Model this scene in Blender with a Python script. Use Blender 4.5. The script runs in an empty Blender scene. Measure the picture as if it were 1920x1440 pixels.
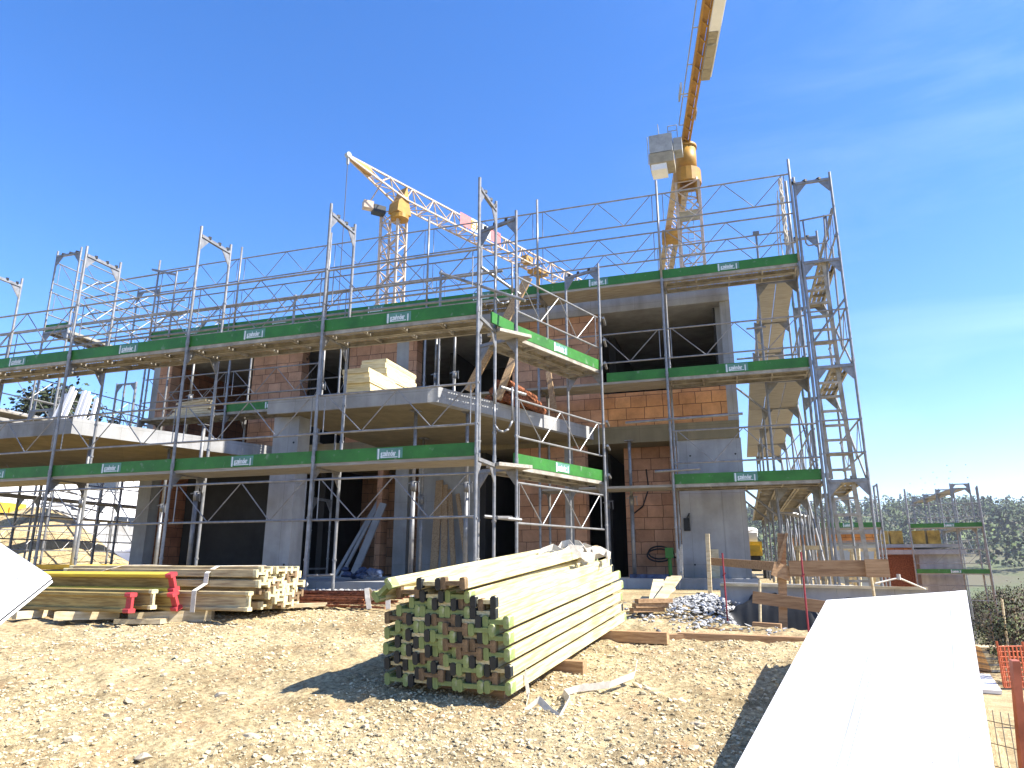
import bpy, math, random
import numpy as np
from mathutils import Vector, Matrix
R = math.radians
rnd = random.Random(7)
SC = bpy.context.scene
COL = SC.collection
V = Vector

# ---------------------------------------------------------------- helpers
class MB:
    """collects shapes, then links them as ONE mesh object"""
    def __init__(s): s.v = []; s.f = []; s.m = []
    def add(s, vs, fs, m=0):
        o = len(s.v); s.v.extend([tuple(a) for a in vs])
        s.f.extend([tuple(i + o for i in f) for f in fs]); s.m.extend([m] * len(fs))
    def box(s, x0, x1, y0, y1, z0, z1, m=0):
        s.add([(x0,y0,z0),(x1,y0,z0),(x1,y1,z0),(x0,y1,z0),(x0,y0,z1),(x1,y0,z1),(x1,y1,z1),(x0,y1,z1)],
              [(0,3,2,1),(4,5,6,7),(0,1,5,4),(1,2,6,5),(2,3,7,6),(3,0,4,7)], m)
    def bar(s, p, q, w, h, up=(0,0,1), m=0):
        p = V(p); q = V(q); d = (q-p).normalized(); up = V(up)
        r = d.cross(up)
        if r.length < 1e-4: r = d.cross(V((1,0,0)))
        r.normalize(); u = r.cross(d).normalized(); r = r*w/2; u = u*h/2
        vs = [p-r-u, p+r-u, p+r+u, p-r+u, q-r-u, q+r-u, q+r+u, q-r+u]
        s.add(vs, [(0,1,2,3),(4,7,6,5),(0,4,5,1),(1,5,6,2),(2,6,7,3),(3,7,4,0)], m)
    def tube(s, p, q, r, n=8, m=0, r2=None, caps=True):
        p = V(p); q = V(q); d = q-p
        if d.length < 1e-6: return
        d.normalize(); a = d.cross(V((0,0,1)))
        if a.length < 1e-3: a = V((1,0,0))
        a.normalize(); b = d.cross(a); r2 = r if r2 is None else r2
        vs = []
        for i in range(n):
            t = 2*math.pi*i/n; e = a*math.cos(t)+b*math.sin(t)
            vs += [p+e*r, q+e*r2]
        fs = [(2*i, 2*i+1, 2*((i+1)%n)+1, 2*((i+1)%n)) for i in range(n)]
        if caps: fs += [tuple(2*i for i in range(n)), tuple(2*i+1 for i in reversed(range(n)))]
        s.add(vs, fs, m)
    def path(s, pts, r, n=6, m=0):
        for a, b in zip(pts[:-1], pts[1:]): s.tube(a, b, r, n, m)
    def prism(s, poly, z0, z1, m=0):
        n = len(poly)
        vs = [(x,y,z0) for x,y in poly]+[(x,y,z1) for x,y in poly]
        fs = [tuple(reversed(range(n))), tuple(range(n,2*n))]+[(i,(i+1)%n,(i+1)%n+n,i+n) for i in range(n)]
        s.add(vs, fs, m)
    def prof(s, poly, p, ex, ey, d, m=0):
        """extrude 2D polygon (in axes ex,ey at p) along vector d"""
        p=V(p);ex=V(ex);ey=V(ey);d=V(d);n=len(poly)
        vs=[p+ex*a+ey*b for a,b in poly]+[p+ex*a+ey*b+d for a,b in poly]
        fs=[tuple(reversed(range(n))),tuple(range(n,2*n))]+[(i,(i+1)%n,(i+1)%n+n,i+n) for i in range(n)]
        s.add(vs,fs,m)
    def band(s, pts, w, side, t=0.003, m=0):
        """ribbon along pts; side = width direction (one or per point)"""
        n=len(pts); sd=[V(side)]*n if not isinstance(side,list) else [V(a) for a in side]
        vs=[]
        for i,p in enumerate(pts):
            p=V(p); tg=(V(pts[min(i+1,n-1)])-V(pts[max(i-1,0)])).normalized()
            k=sd[i].normalized()*w/2; nn=tg.cross(k).normalized()*t/2
            vs+=[p-k-nn,p+k-nn,p+k+nn,p-k+nn]
        fs=[(0,1,2,3),tuple(4*(n-1)+j for j in (3,2,1,0))]
        for i in range(n-1):
            for j in range(4): fs.append((4*i+j,4*i+4+j,4*i+4+(j+1)%4,4*i+(j+1)%4))
        s.add(vs,fs,m)
    def stone(s, c, rx, ry, rz, seed, m=0):
        g=random.Random(seed); P=[V(a) for a in ICO]; F=list(ICOF)
        for _ in range(2):
            cache={}; nf=[]
            def mid(a,b):
                k=(min(a,b),max(a,b))
                if k not in cache: cache[k]=len(P); P.append((P[a]+P[b]).normalized())
                return cache[k]
            for a,b,c_ in F:
                x,y,z=mid(a,b),mid(b,c_),mid(c_,a); nf+=[(a,x,z),(b,y,x),(c_,z,y),(x,y,z)]
            F=nf
        pl=[V((g.gauss(0,1),g.gauss(0,1),g.gauss(0,1))).normalized() for _ in range(9)]; dl=[g.uniform(.55,.85) for _ in pl]
        vs=[]
        for p in P:
            q=p.copy()
            for n_,d_ in zip(pl,dl):
                e=q.dot(n_)-d_
                if e>0: q=q-n_*e
            vs.append((c[0]+q.x*rx,c[1]+q.y*ry,c[2]+q.z*rz))
        s.add(vs,F,m)
    def rock(s, c, rx, ry, rz, seed, m=0):
        g=random.Random(seed); vs=[];
        for x,y,z in ICO: 
            k=0.72+g.random()*0.5
            vs.append((c[0]+x*rx*k,c[1]+y*ry*k,c[2]+z*rz*k))
        s.add(vs,ICOF,m)
    def mesh(s, name, mats, off=(0,0,0), smooth=False):
        me = bpy.data.meshes.new(name)
        o = V(off)
        me.from_pydata([(a[0]-o.x,a[1]-o.y,a[2]-o.z) for a in s.v], [], s.f)
        if not isinstance(mats,(list,tuple)): mats=[mats]
        for k in mats: me.materials.append(k)
        if len(mats)>1: me.polygons.foreach_set('material_index', s.m)
        if smooth: me.polygons.foreach_set('use_smooth',[True]*len(s.f))
        me.update(); return me
t_=(1+5**.5)/2
ICO=[V(a).normalized() for a in [(-1,t_,0),(1,t_,0),(-1,-t_,0),(1,-t_,0),(0,-1,t_),(0,1,t_),(0,-1,-t_),(0,1,-t_),(t_,0,-1),(t_,0,1),(-t_,0,-1),(-t_,0,1)]]
ICOF=[(0,11,5),(0,5,1),(0,1,7),(0,7,10),(0,10,11),(1,5,9),(5,11,4),(11,10,2),(10,7,6),(7,1,8),(3,9,4),(3,4,2),(3,2,6),(3,6,8),(3,8,9),(4,9,5),(2,4,11),(6,2,10),(8,6,7),(9,8,1)]
WL = {}
def link(name, data, parent=None):
    o = bpy.data.objects.new(name, data); COL.objects.link(o)
    if parent is not None: o.parent = parent
    return o
def tag(o, label=None, cat=None, group=None, kind=None):
    if cat and not kind: kind='thing'
    for k, v in (('label',label),('category',cat),('group',group),('kind',kind)):
        if v: o[k] = v
    return o
def thing(name, label, cat, loc, group=None):
    o = link(name, None); o.location = loc; o.empty_display_size=.2; WL[o]=V(loc)
    return tag(o, label, cat, group)
def part(mb, name, mats, parent, smooth=False, label=None):
    off = WL.get(parent, V((0,0,0)))
    o = link(name, mb.mesh(name, mats, off, smooth), parent); WL[o]=off
    if label: o['label']=label
    return o
def solo(mb, name, mats, label, cat, group=None, smooth=False, kind=None, loc=None):
    if loc is None:
        a=np.array(mb.v); loc=((a[:,0].min()+a[:,0].max())/2,(a[:,1].min()+a[:,1].max())/2,a[:,2].min())
    o = link(name, mb.mesh(name, mats, loc, smooth)); o.location=loc; WL[o]=V(loc)
    return tag(o, label, cat, group, kind)
def copy_tree(o, parent=None):
    c=o.copy(); COL.objects.link(c)
    if parent is not None: c.parent=parent
    for ch in o.children: copy_tree(ch,c)
    return c

# ---------------------------------------------------------------- materials
def mat(name, base, rough=.8, metal=0., var=.12, scale=4., bump=.15, bscale=30., c2=None, stain=None, spec=.3, rndisl=0.):
    """principled with two-scale noise variation of the base colour and a noise bump"""
    m=bpy.data.materials.new(name); m.use_nodes=True; nt=m.node_tree; N=nt.nodes; L=nt.links
    b=N['Principled BSDF']; b.inputs['Roughness'].default_value=rough; b.inputs['Metallic'].default_value=metal
    b.inputs['Specular IOR Level'].default_value=spec
    tc=N.new('ShaderNodeTexCoord')
    n1=N.new('ShaderNodeTexNoise'); n1.inputs['Scale'].default_value=scale; n1.inputs['Detail'].default_value=8; n1.inputs['Roughness'].default_value=.65
    L.new(tc.outputs['Object'],n1.inputs['Vector'])
    r=N.new('ShaderNodeValToRGB'); L.new(n1.outputs['Fac'],r.inputs['Fac'])
    c=base; d=c2 or tuple(max(0,x*(1-2.2*var)) for x in c)
    e=r.color_ramp.elements; e[0].position=.34; e[1].position=.66
    e[0].color=(*d,1); e[1].color=(*[min(1,x*(1+var)) for x in c],1)
    out=r.outputs['Color']
    if stain:
        n3=N.new('ShaderNodeTexNoise'); n3.inputs['Scale'].default_value=stain[1]; n3.inputs['Detail'].default_value=5
        L.new(tc.outputs['Object'],n3.inputs['Vector'])
        rr=N.new('ShaderNodeValToRGB'); q0,q1=stain[3] if len(stain)>3 else (.52,.66); rr.color_ramp.elements[0].position=q0; rr.color_ramp.elements[1].position=q1
        L.new(n3.outputs['Fac'],rr.inputs['Fac'])
        mx=N.new('ShaderNodeMix'); mx.data_type='RGBA'; mx.inputs['B'].default_value=(*stain[0],1)
        ml=N.new('ShaderNodeMath'); ml.operation='MULTIPLY'; ml.inputs[1].default_value=stain[2]
        L.new(rr.outputs['Color'],ml.inputs[0]); L.new(ml.outputs[0],mx.inputs['Factor']); L.new(out,mx.inputs['A']); out=mx.outputs['Result']
    if rndisl:
        g=N.new('ShaderNodeNewGeometry'); h=N.new('ShaderNodeHueSaturation')
        mr=N.new('ShaderNodeMapRange'); mr.inputs['To Min'].default_value=1-rndisl; mr.inputs['To Max'].default_value=1+rndisl
        L.new(g.outputs['Random Per Island'],mr.inputs['Value']); L.new(mr.outputs['Result'],h.inputs['Value']); L.new(out,h.inputs['Color']); out=h.outputs['Color']
    L.new(out,b.inputs['Base Color'])
    if bump:
        n2=N.new('ShaderNodeTexNoise'); n2.inputs['Scale'].default_value=bscale; n2.inputs['Detail'].default_value=6
        L.new(tc.outputs['Object'],n2.inputs['Vector'])
        bp=N.new('ShaderNodeBump'); bp.inputs['Strength'].default_value=bump; bp.inputs['Distance'].default_value=.02
        L.new(n2.outputs['Fac'],bp.inputs['Height']); L.new(bp.outputs['Normal'],b.inputs['Normal'])
    return m
def wood(name, c, dark, sx=(14,1.2,14), rough=.75, rndv=.14):
    """grain stretched along local Y (the length of beams and planks built along Y)"""
    m=mat(name,c,rough,0,.08,3,.1,40); nt=m.node_tree; N=nt.nodes; L=nt.links; b=N['Principled BSDF']
    tc=N.new('ShaderNodeTexCoord'); mp=N.new('ShaderNodeMapping'); mp.inputs['Scale'].default_value=sx
    L.new(tc.outputs['Object'],mp.inputs['Vector'])
    n=N.new('ShaderNodeTexNoise'); n.inputs['Scale'].default_value=3; n.inputs['Detail'].default_value=7; L.new(mp.outputs[0],n.inputs['Vector'])
    r=N.new('ShaderNodeValToRGB'); r.color_ramp.elements[0].position=.35; r.color_ramp.elements[1].position=.6
    r.color_ramp.elements[0].color=(*dark,1); r.color_ramp.elements[1].color=(*c,1); L.new(n.outputs['Fac'],r.inputs['Fac'])
    oi=N.new('ShaderNodeObjectInfo'); mr=N.new('ShaderNodeMapRange'); mr.inputs['To Min'].default_value=1-rndv; mr.inputs['To Max'].default_value=1+rndv
    L.new(oi.outputs['Random'],mr.inputs['Value']); h=N.new('ShaderNodeHueSaturation'); L.new(mr.outputs[0],h.inputs['Value']); L.new(r.outputs[0],h.inputs['Color'])
    L.new(h.outputs[0],b.inputs['Base Color']); return m
def brickmat(name, c1, c2, mortar, bw=.37, bh=.24, wall_axis='x', dark=1.):
    m=mat(name,c1,.9,0,.1,3,.2,25); nt=m.node_tree; N=nt.nodes; L=nt.links; b=N['Principled BSDF']
    tc=N.new('ShaderNodeTexCoord'); sp=N.new('ShaderNodeSeparateXYZ'); cb=N.new('ShaderNodeCombineXYZ')
    L.new(tc.outputs['Object'],sp.inputs[0]); L.new(sp.outputs['X' if wall_axis=='x' else 'Y'],cb.inputs['X']); L.new(sp.outputs['Z'],cb.inputs['Y'])
    nz=N.new('ShaderNodeTexNoise'); nz.inputs['Scale'].default_value=4; nz.inputs['Detail'].default_value=3; L.new(tc.outputs['Object'],nz.inputs['Vector'])
    vm=N.new('ShaderNodeVectorMath'); vm.operation='MULTIPLY_ADD'; vm.inputs[1].default_value=(.035,.03,0); L.new(nz.outputs['Color'],vm.inputs[0]); L.new(cb.outputs[0],vm.inputs[2])
    t=N.new('ShaderNodeTexBrick'); t.inputs['Scale'].default_value=1; t.inputs['Brick Width'].default_value=bw; t.inputs['Row Height'].default_value=bh
    t.inputs['Mortar Size'].default_value=.006; t.inputs['Mortar Smooth'].default_value=.25; t.inputs['Bias'].default_value=-.1; t.offset=.5; t.squash=.86; t.squash_frequency=3
    t.inputs['Color1'].default_value=(*c1,1); t.inputs['Color2'].default_value=(*c2,1); t.inputs['Mortar'].default_value=(*mortar,1)
    L.new(vm.outputs[0],t.inputs['Vector'])
    n=N.new('ShaderNodeTexNoise'); n.inputs['Scale'].default_value=2.2; n.inputs['Detail'].default_value=9; n.inputs['Roughness'].default_value=.7; L.new(tc.outputs['Object'],n.inputs['Vector'])
    mr=N.new('ShaderNodeMapRange'); mr.inputs['From Min'].default_value=.3; mr.inputs['From Max'].default_value=.7; mr.inputs['To Min'].default_value=.62; mr.inputs['To Max'].default_value=1.25
    L.new(n.outputs['Fac'],mr.inputs['Value'])
    h=N.new('ShaderNodeHueSaturation'); L.new(mr.outputs[0],h.inputs['Value']); L.new(t.outputs['Color'],h.inputs['Color']); L.new(h.outputs[0],b.inputs['Base Color'])
    bp=N.new('ShaderNodeBump'); bp.inputs['Strength'].default_value=.6; bp.inputs['Distance'].default_value=.02; bp.invert=True
    ad=N.new('ShaderNodeMath'); ad.operation='MULTIPLY_ADD'; ad.inputs[1].default_value=.3
    L.new(n.outputs['Fac'],ad.inputs[0]); L.new(t.outputs['Fac'],ad.inputs[2]); L.new(ad.outputs[0],bp.inputs['Height']); L.new(bp.outputs[0],b.inputs['Normal'])
    return m
M={}
M['galv']=mat('galvanised_steel',(.24,.24,.238),.42,.3,.16,9,.05,60,stain=((.3,.27,.22),14,.35),spec=.5)
M['deck']=mat('deck_steel',(.36,.33,.27),.7,.1,.18,5,.1,40,stain=((.2,.17,.12),3,.6))
M['deckwood']=wood('deck_timber',(.36,.33,.275),(.25,.225,.18),(1.2,14,14))
M['green']=mat('green_paint',(.031,.16,.02),.5,0,.14,3,.05,30,stain=((.22,.27,.2),9,.5,(.62,.72)),spec=.4)
M['white']=mat('white_lettering',(.62,.68,.68),.6,0,.05,8,0)
M['plate']=mat('label_plate_blue_grey',(.10,.24,.19),.6,0,.1,8,0)
M['dark']=mat('black_plastic',(.02,.022,.024),.55,0,.1,6,.05)
M['inner']=mat('interior_shade_concrete',(.04,.038,.035),.9,0,.15,1.3,.1)  # room shade is put into this near-black concrete colour
M['conc']=mat('concrete',(.37,.37,.365),.85,0,.1,1.3,.12,18,stain=((.22,.205,.18),.9,.65))
def joints(m):
    nt=m.node_tree; N=nt.nodes; L=nt.links; b=N['Principled BSDF']; src=b.inputs['Base Color'].links[0].from_socket
    tc=N.new('ShaderNodeTexCoord'); g=N.new('ShaderNodeNewGeometry'); sp=N.new('ShaderNodeSeparateXYZ'); L.new(g.outputs['Position'],sp.inputs[0])
    ad=N.new('ShaderNodeMath'); ad.operation='ADD'; L.new(sp.outputs['X'],ad.inputs[0]); L.new(sp.outputs['Y'],ad.inputs[1]); cb=N.new('ShaderNodeCombineXYZ'); L.new(ad.outputs[0],cb.inputs['X']); L.new(sp.outputs['Z'],cb.inputs['Y'])
    t=N.new('ShaderNodeTexBrick'); t.offset=0; t.inputs['Scale'].default_value=1; t.inputs['Brick Width'].default_value=.93; t.inputs['Row Height'].default_value=1.32; t.inputs['Mortar Size'].default_value=.004; t.inputs['Mortar Smooth'].default_value=.6
    t.inputs['Color1'].default_value=(1,1,1,1); t.inputs['Color2'].default_value=(.90,.90,.89,1); t.inputs['Mortar'].default_value=(.66,.65,.63,1); L.new(cb.outputs[0],t.inputs['Vector'])
    mp=N.new('ShaderNodeMapping'); mp.inputs['Scale'].default_value=(5,5,.5); L.new(tc.outputs['Object'],mp.inputs['Vector']); n=N.new('ShaderNodeTexNoise'); n.inputs['Scale'].default_value=1; n.inputs['Detail'].default_value=7; L.new(mp.outputs[0],n.inputs['Vector'])
    mr=N.new('ShaderNodeMapRange'); mr.inputs['From Min'].default_value=.35; mr.inputs['From Max'].default_value=.65; mr.inputs['To Min'].default_value=.86; mr.inputs['To Max'].default_value=1.06; L.new(n.outputs['Fac'],mr.inputs['Value'])
    h=N.new('ShaderNodeHueSaturation'); L.new(mr.outputs[0],h.inputs['Value']); L.new(src,h.inputs['Color'])
    mx=N.new('ShaderNodeMix'); mx.data_type='RGBA'; mx.blend_type='MULTIPLY'; mx.inputs['Factor'].default_value=1; L.new(h.outputs[0],mx.inputs['A']); L.new(t.outputs['Color'],mx.inputs['B']); L.new(mx.outputs['Result'],b.inputs['Base Color'])
M['concd']=mat('shade_toned_soffit',(.25,.205,.115),.85,0,.12,1.1,.1,14,stain=((.16,.125,.075),1.1,.5))  # darker, browner copy of the concrete; ceiling shade is in the colour
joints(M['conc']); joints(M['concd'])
M['brick']=brickmat('clay_block',(.52,.285,.165),(.37,.185,.10),(.12,.07,.045))
M['brick2']=brickmat('clay_block_orange',(.62,.31,.13),(.49,.225,.09),(.10,.05,.03))
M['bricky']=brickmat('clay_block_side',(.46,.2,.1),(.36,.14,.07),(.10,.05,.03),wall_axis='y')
M['beam']=wood('beam_timber',(.60,.53,.31),(.40,.32,.15),(14,1.2,14))
M['beamold']=wood('weathered_beam_timber',(.50,.40,.22),(.27,.19,.1),(14,1.2,14))
M['olive']=wood('olive_weathered_and_web_shade',(.36,.26,.09),(.2,.13,.04),(14,1.2,14))
M['beamy']=wood('yellow_lacquered_timber',(.72,.52,.06),(.55,.38,.05),(14,1.2,14))
M['cap_g']=mat('green_end_paint',(.23,.28,.10),.6,0,.14,10,.1,60,stain=((.42,.42,.3),16,.6,(.58,.66)),rndisl=.1)
M['cap_b']=mat('black_end_cap',(.022,.027,.03),.45,0,.2,12,.1,50)
M['cap_n']=mat('brown_end_grain',(.21,.14,.075),.85,0,.25,18,.3,80)
M['cap_p']=mat('pale_end_grain',(.6,.52,.3),.85,0,.25,18,.3,80)
M['cap_r']=mat('red_end_paint',(.46,.05,.055),.5,0,.12,8,.05)
M['plank']=wood('plank_timber',(.40,.25,.13),(.26,.15,.075),(1.2,14,14))
M['planky']=wood('plank_timber_lengthwise',(.46,.32,.18),(.3,.19,.1),(14,1.2,14))
M['pale']=wood('pale_timber',(.62,.52,.33),(.44,.34,.19),(2,2,9))
M['panel']=wood('yellow_formwork_panel',(.74,.65,.40),(.56,.45,.23),(1.5,1.5,26))
M['rust']=mat('rusty_steel',(.27,.095,.04),.85,.1,.35,20,.2,60)
M['strap']=mat('lifting_strap',(.60,.55,.46),.9,0,.12,14,.1,200)
M['whitep']=mat('white_panel',(.70,.69,.675),.7,0,.05,2,.04,60,stain=((.12,.115,.11),21,.8,(.69,.73)))
M['crane_y']=mat('crane_yellow',(.40,.21,.025),.5,0,.12,2,.03)
M['crane_w']=mat('crane_pale_paint',(.50,.40,.31),.5,0,.15,3,.03,stain=((.45,.25,.18),5,.5))
M['crane_g']=mat('crane_grey_block',(.36,.37,.37),.8,0,.12,2,.05)
M['crane_t']=mat('crane_tan_block',(.34,.29,.2),.8,0,.12,2,.05)
M['red']=mat('red_paint',(.50,.16,.15),.5,0,.1,4,0)
M['redrod']=mat('red_rod',(.27,.035,.045),.6,0,.2,8,.05)
M['whitepaint']=mat('white_render',(.80,.79,.77),.8,0,.05,1,.05)
M['glass']=mat('dark_glazing',(.03,.035,.045),.12,0,.1,1,0,spec=.6)
M['orange']=mat('orange_fence_net',(.50,.12,.05),.7,0,.15,6,.1)
M['fpost']=mat('red_brown_post',(.42,.13,.075),.6,0,.15,6,.05)
M['wire']=mat('wire_steel',(.32,.30,.27),.5,.4,.1,10,0)
M['form_d']=mat('tan_formwork',(.36,.26,.06),.6,0,.25,3,.05)
M['form_y']=mat('yellow_formwork',(.62,.42,.05),.6,0,.15,3,.05)
M['rope']=mat('steel_rope',(.06,.06,.065),.6,.3,.1,10,0)
M['bark']=mat('bark',(.11,.085,.06),.9,0,.25,8,.3,30)
M['soilbag']=mat('grey_box',(.34,.38,.42),.6,0,.08,2,.05)
M['pipe']=mat('black_hose',(.018,.018,.02),.5,0,.1,10,0)
M['blue']=mat('blue_wrap',(.05,.08,.16),.5,0,.3,12,.2)
M['stone']=mat('pale_limestone',(.47,.40,.285),.9,0,.15,9,.3,60,rndisl=.3)
M['gravelm']=mat('gravel_stones',(.50,.43,.28),.9,0,.16,14,.25,120,c2=(.36,.285,.165),rndisl=.38)
M['gravelg']=mat('grey_gravel',(.42,.42,.41),.9,0,.2,14,.25,120,rndisl=.4)
def leafmat(name,c,v=.22):
    m=mat(name,c,.75,0,.25,.6,0,rndisl=v); return m
M['leafd']=leafmat('dark_foliage',(.045,.062,.025))
M['leafm']=leafmat('spring_foliage',(.10,.12,.045))
M['twig']=leafmat('bare_twigs',(.15,.12,.08))

# ---------------------------------------------------------------- terrain
def vnoise(x,y,seed):
    xi=np.floor(x).astype(np.int64); yi=np.floor(y).astype(np.int64); fx=x-xi; fy=y-yi
    fx=fx*fx*(3-2*fx); fy=fy*fy*(3-2*fy)
    def h(a,b):
        n=(a*374761393+b*668265263+seed*1442695041)&0xffffffff; n=((n^(n>>13))*1274126177)&0xffffffff
        return ((n^(n>>16))&0xffff)/65535.
    return (h(xi,yi)*(1-fx)+h(xi+1,yi)*fx)*(1-fy)+(h(xi,yi+1)*(1-fx)+h(xi+1,yi+1)*fx)*fy-.5
def sstep(a,b,x):
    t=np.clip((x-a)/(b-a),0,1); return t*t*(3-2*t)
YAW=.3105
def gz(x,y):
    """site ground height"""
    x=np.asarray(x,float); y=np.asarray(y,float)
    yc=-x*math.sin(YAW)+y*math.cos(YAW)
    a=-1.57+.118*yc; b=-.42
    k=.08; z=-np.log(np.exp(-a/k)+np.exp(-b/k))*k
    z=np.where(yc<0,-1.57+.02*yc,z)
    # trench behind the plank barrier
    tr=sstep(-.35,.1,x)*sstep(8.15,8.75,y-.0*x)*(1-sstep(9.35,9.6,y))*(1-sstep(1.9,2.3,x))
    z=z-.75*tr
    # drop to the lower street on the right
    e=.55+sstep(7.6,10.2,y)*1.72
    dr=sstep(0,.75,x-e)
    low=-3.1-.035*np.clip(np.hypot(x,y)-12,0,260)
    z=z*(1-dr)+low*dr
    # ground behind on the left rises a little
    z=z+1.0*sstep(16,40,-x)*sstep(10,30,y)
    return z
def terr(x,y):
    z=gz(x,y); r=np.hypot(x,y)
    az=np.arctan2(x,y)
    ridge=(47+20*vnoise(x/170,y/170,3)+10*vnoise(x/60,y/60,4))*sstep(210,620,r)
    ridge=np.where((x<-20)&(y>0),ridge*1.15,ridge)
    return z+ridge+ (r>40)*.6*vnoise(x/14,y/14,5)
def grid_mesh(name,xs,ys,fz,mats,skip=None):
    X,Y=np.meshgrid(xs,ys); Z=fz(X,Y); nx=len(xs); ny=len(ys)
    co=np.stack([X,Y,Z],-1).reshape(-1,3)
    i=np.arange((nx-1)*(ny-1)); a=(i//(nx-1))*nx+i%(nx-1)
    f=np.stack([a,a+1,a+nx+1,a+nx],1)
    if skip is not None:
        cx=(X[:-1,:-1]+X[1:,1:])/2; cy=(Y[:-1,:-1]+Y[1:,1:])/2; f=f[~skip(cx,cy).reshape(-1)]
    me=raw_mesh(name,co,f,mats); return me
def raw_mesh(name,co,f,mats,smooth=True):
    me=bpy.data.meshes.new(name); me.vertices.add(len(co)); me.vertices.foreach_set('co',np.asarray(co,np.float32).reshape(-1))
    k=f.shape[1]; me.loops.add(f.size); me.loops.foreach_set('vertex_index',f.astype(np.int32).reshape(-1))
    me.polygons.add(len(f)); me.polygons.foreach_set('loop_start',np.arange(len(f),dtype=np.int32)*k)
    me.polygons.foreach_set('use_smooth',np.full(len(f),smooth))
    for m in mats: me.materials.append(m)
    me.update(calc_edges=True); me.validate(); return me
def groundmat():
    m=mat('site_soil',(.48,.39,.22),.95,0,.2,1.4,0,c2=(.30,.225,.115)); nt=m.node_tree; N=nt.nodes; L=nt.links; b=N['Principled BSDF']
    tc=N.new('ShaderNodeTexCoord')
    src=b.inputs['Base Color'].links[0].from_socket
    n=N.new('ShaderNodeTexNoise'); n.inputs['Scale'].default_value=26; n.inputs['Detail'].default_value=10; n.inputs['Roughness'].default_value=.75; L.new(tc.outputs['Object'],n.inputs['Vector'])
    r=N.new('ShaderNodeValToRGB'); r.color_ramp.elements[0].position=.38; r.color_ramp.elements[1].position=.62; r.color_ramp.elements[0].color=(.42,.38,.33,1); r.color_ramp.elements[1].color=(1.2,1.2,1.2,1)
    L.new(n.outputs['Fac'],r.inputs['Fac']); mx=N.new('ShaderNodeMix'); mx.data_type='RGBA'; mx.blend_type='MULTIPLY'; mx.inputs['Factor'].default_value=1
    L.new(src,mx.inputs['A']); L.new(r.outputs[0],mx.inputs['B'])
    # reddish and pale patches
    n2=N.new('ShaderNodeTexNoise'); n2.inputs['Scale'].default_value=2.6; n2.inputs['Detail'].default_value=6; L.new(tc.outputs['Object'],n2.inputs['Vector'])
    r2=N.new('ShaderNodeValToRGB'); r2.color_ramp.elements[0].position=.55; r2.color_ramp.elements[1].position=.68; L.new(n2.outputs['Fac'],r2.inputs['Fac'])
    m2=N.new('ShaderNodeMix'); m2.data_type='RGBA'; m2.inputs['B'].default_value=(.36,.19,.09,1)
    mm=N.new('ShaderNodeMath'); mm.operation='MULTIPLY'; mm.inputs[1].default_value=.28; L.new(r2.outputs[0],mm.inputs[0]); L.new(mm.outputs[0],m2.inputs['Factor'])
    L.new(mx.outputs['Result'],m2.inputs['A'])
    # far grass
    g=N.new('ShaderNodeNewGeometry'); ln=N.new('ShaderNodeVectorMath'); ln.operation='LENGTH'; L.new(g.outputs['Position'],ln.inputs[0])
    mr=N.new('ShaderNodeMapRange'); mr.inputs['From Min'].default_value=45; mr.inputs['From Max'].default_value=75; L.new(ln.outputs['Value'],mr.inputs['Value'])
    n3=N.new('ShaderNodeTexNoise'); n3.inputs['Scale'].default_value=.02; n3.inputs['Detail'].default_value=6; L.new(tc.outputs['Object'],n3.inputs['Vector'])
    r3=N.new('ShaderNodeValToRGB'); L.new(n3.outputs['Fac'],r3.inputs['Fac']); e=r3.color_ramp.elements
    e[0].position=.42; e[0].color=(.13,.115,.065,1); e[1].position=.62; e[1].color=(.085,.125,.04,1)
    m3=N.new('ShaderNodeMix'); m3.data_type='RGBA'; L.new(mr.outputs[0],m3.inputs['Factor']); L.new(m2.outputs['Result'],m3.inputs['A']); L.new(r3.outputs[0],m3.inputs['B'])
    L.new(m3.outputs['Result'],b.inputs['Base Color'])
    bp=N.new('ShaderNodeBump'); bp.inputs['Strength'].default_value=.8; bp.inputs['Distance'].default_value=.02
    n4=N.new('ShaderNodeTexNoise'); n4.inputs['Scale'].default_value=55; n4.inputs['Detail'].default_value=8; n4.inputs['Roughness'].default_value=.7; L.new(tc.outputs['Object'],n4.inputs['Vector'])
    L.new(n4.outputs['Fac'],bp.inputs['Height']); L.new(bp.outputs[0],b.inputs['Normal'])
    return m
M['soil']=groundmat()
NX=(-9.6,2.6); NY=(1.4,9.9)
def near_z(x,y):
    e=sstep(0,.5,np.minimum(np.minimum(x-NX[0],NX[1]-x),np.minimum(y-NY[0],NY[1]-y)))
    d=.05*vnoise(x/1.1,y/1.1,11)+.03*vnoise(x/.42,y/.42,12)+.022*vnoise(x/.17,y/.17,13)+.024*vnoise(x/.085,y/.085,14)+.018*vnoise(x/.05,y/.05,15)
    return gz(x,y)+.03*e+d*e-.05*(1-e)
def build_ground():
    a=np.concatenate([-np.geomspace(14,880,46)[::-1],np.linspace(-13.6,13.6,120),np.geomspace(14,880,46)])
    b=np.concatenate([-np.geomspace(3,880,26)[::-1],np.linspace(-2.6,40,170),np.geomspace(41,880,44)])
    def fz(x,y):
        ins=(x>NX[0]+.25)&(x<NX[1]-.25)&(y>NY[0]+.25)&(y<NY[1]-.25)
        return terr(x,y)-.16*ins
    tag(link('ground',grid_mesh('ground',a,b,fz,[M['soil']])),kind='structure')
    xs=np.arange(NX[0],NX[1],.026); ys=np.arange(NY[0],NY[1],.026)
    tag(link('ground_surface',grid_mesh('ground_surface',xs,ys,near_z,[M['soil']])),kind='structure')
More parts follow.
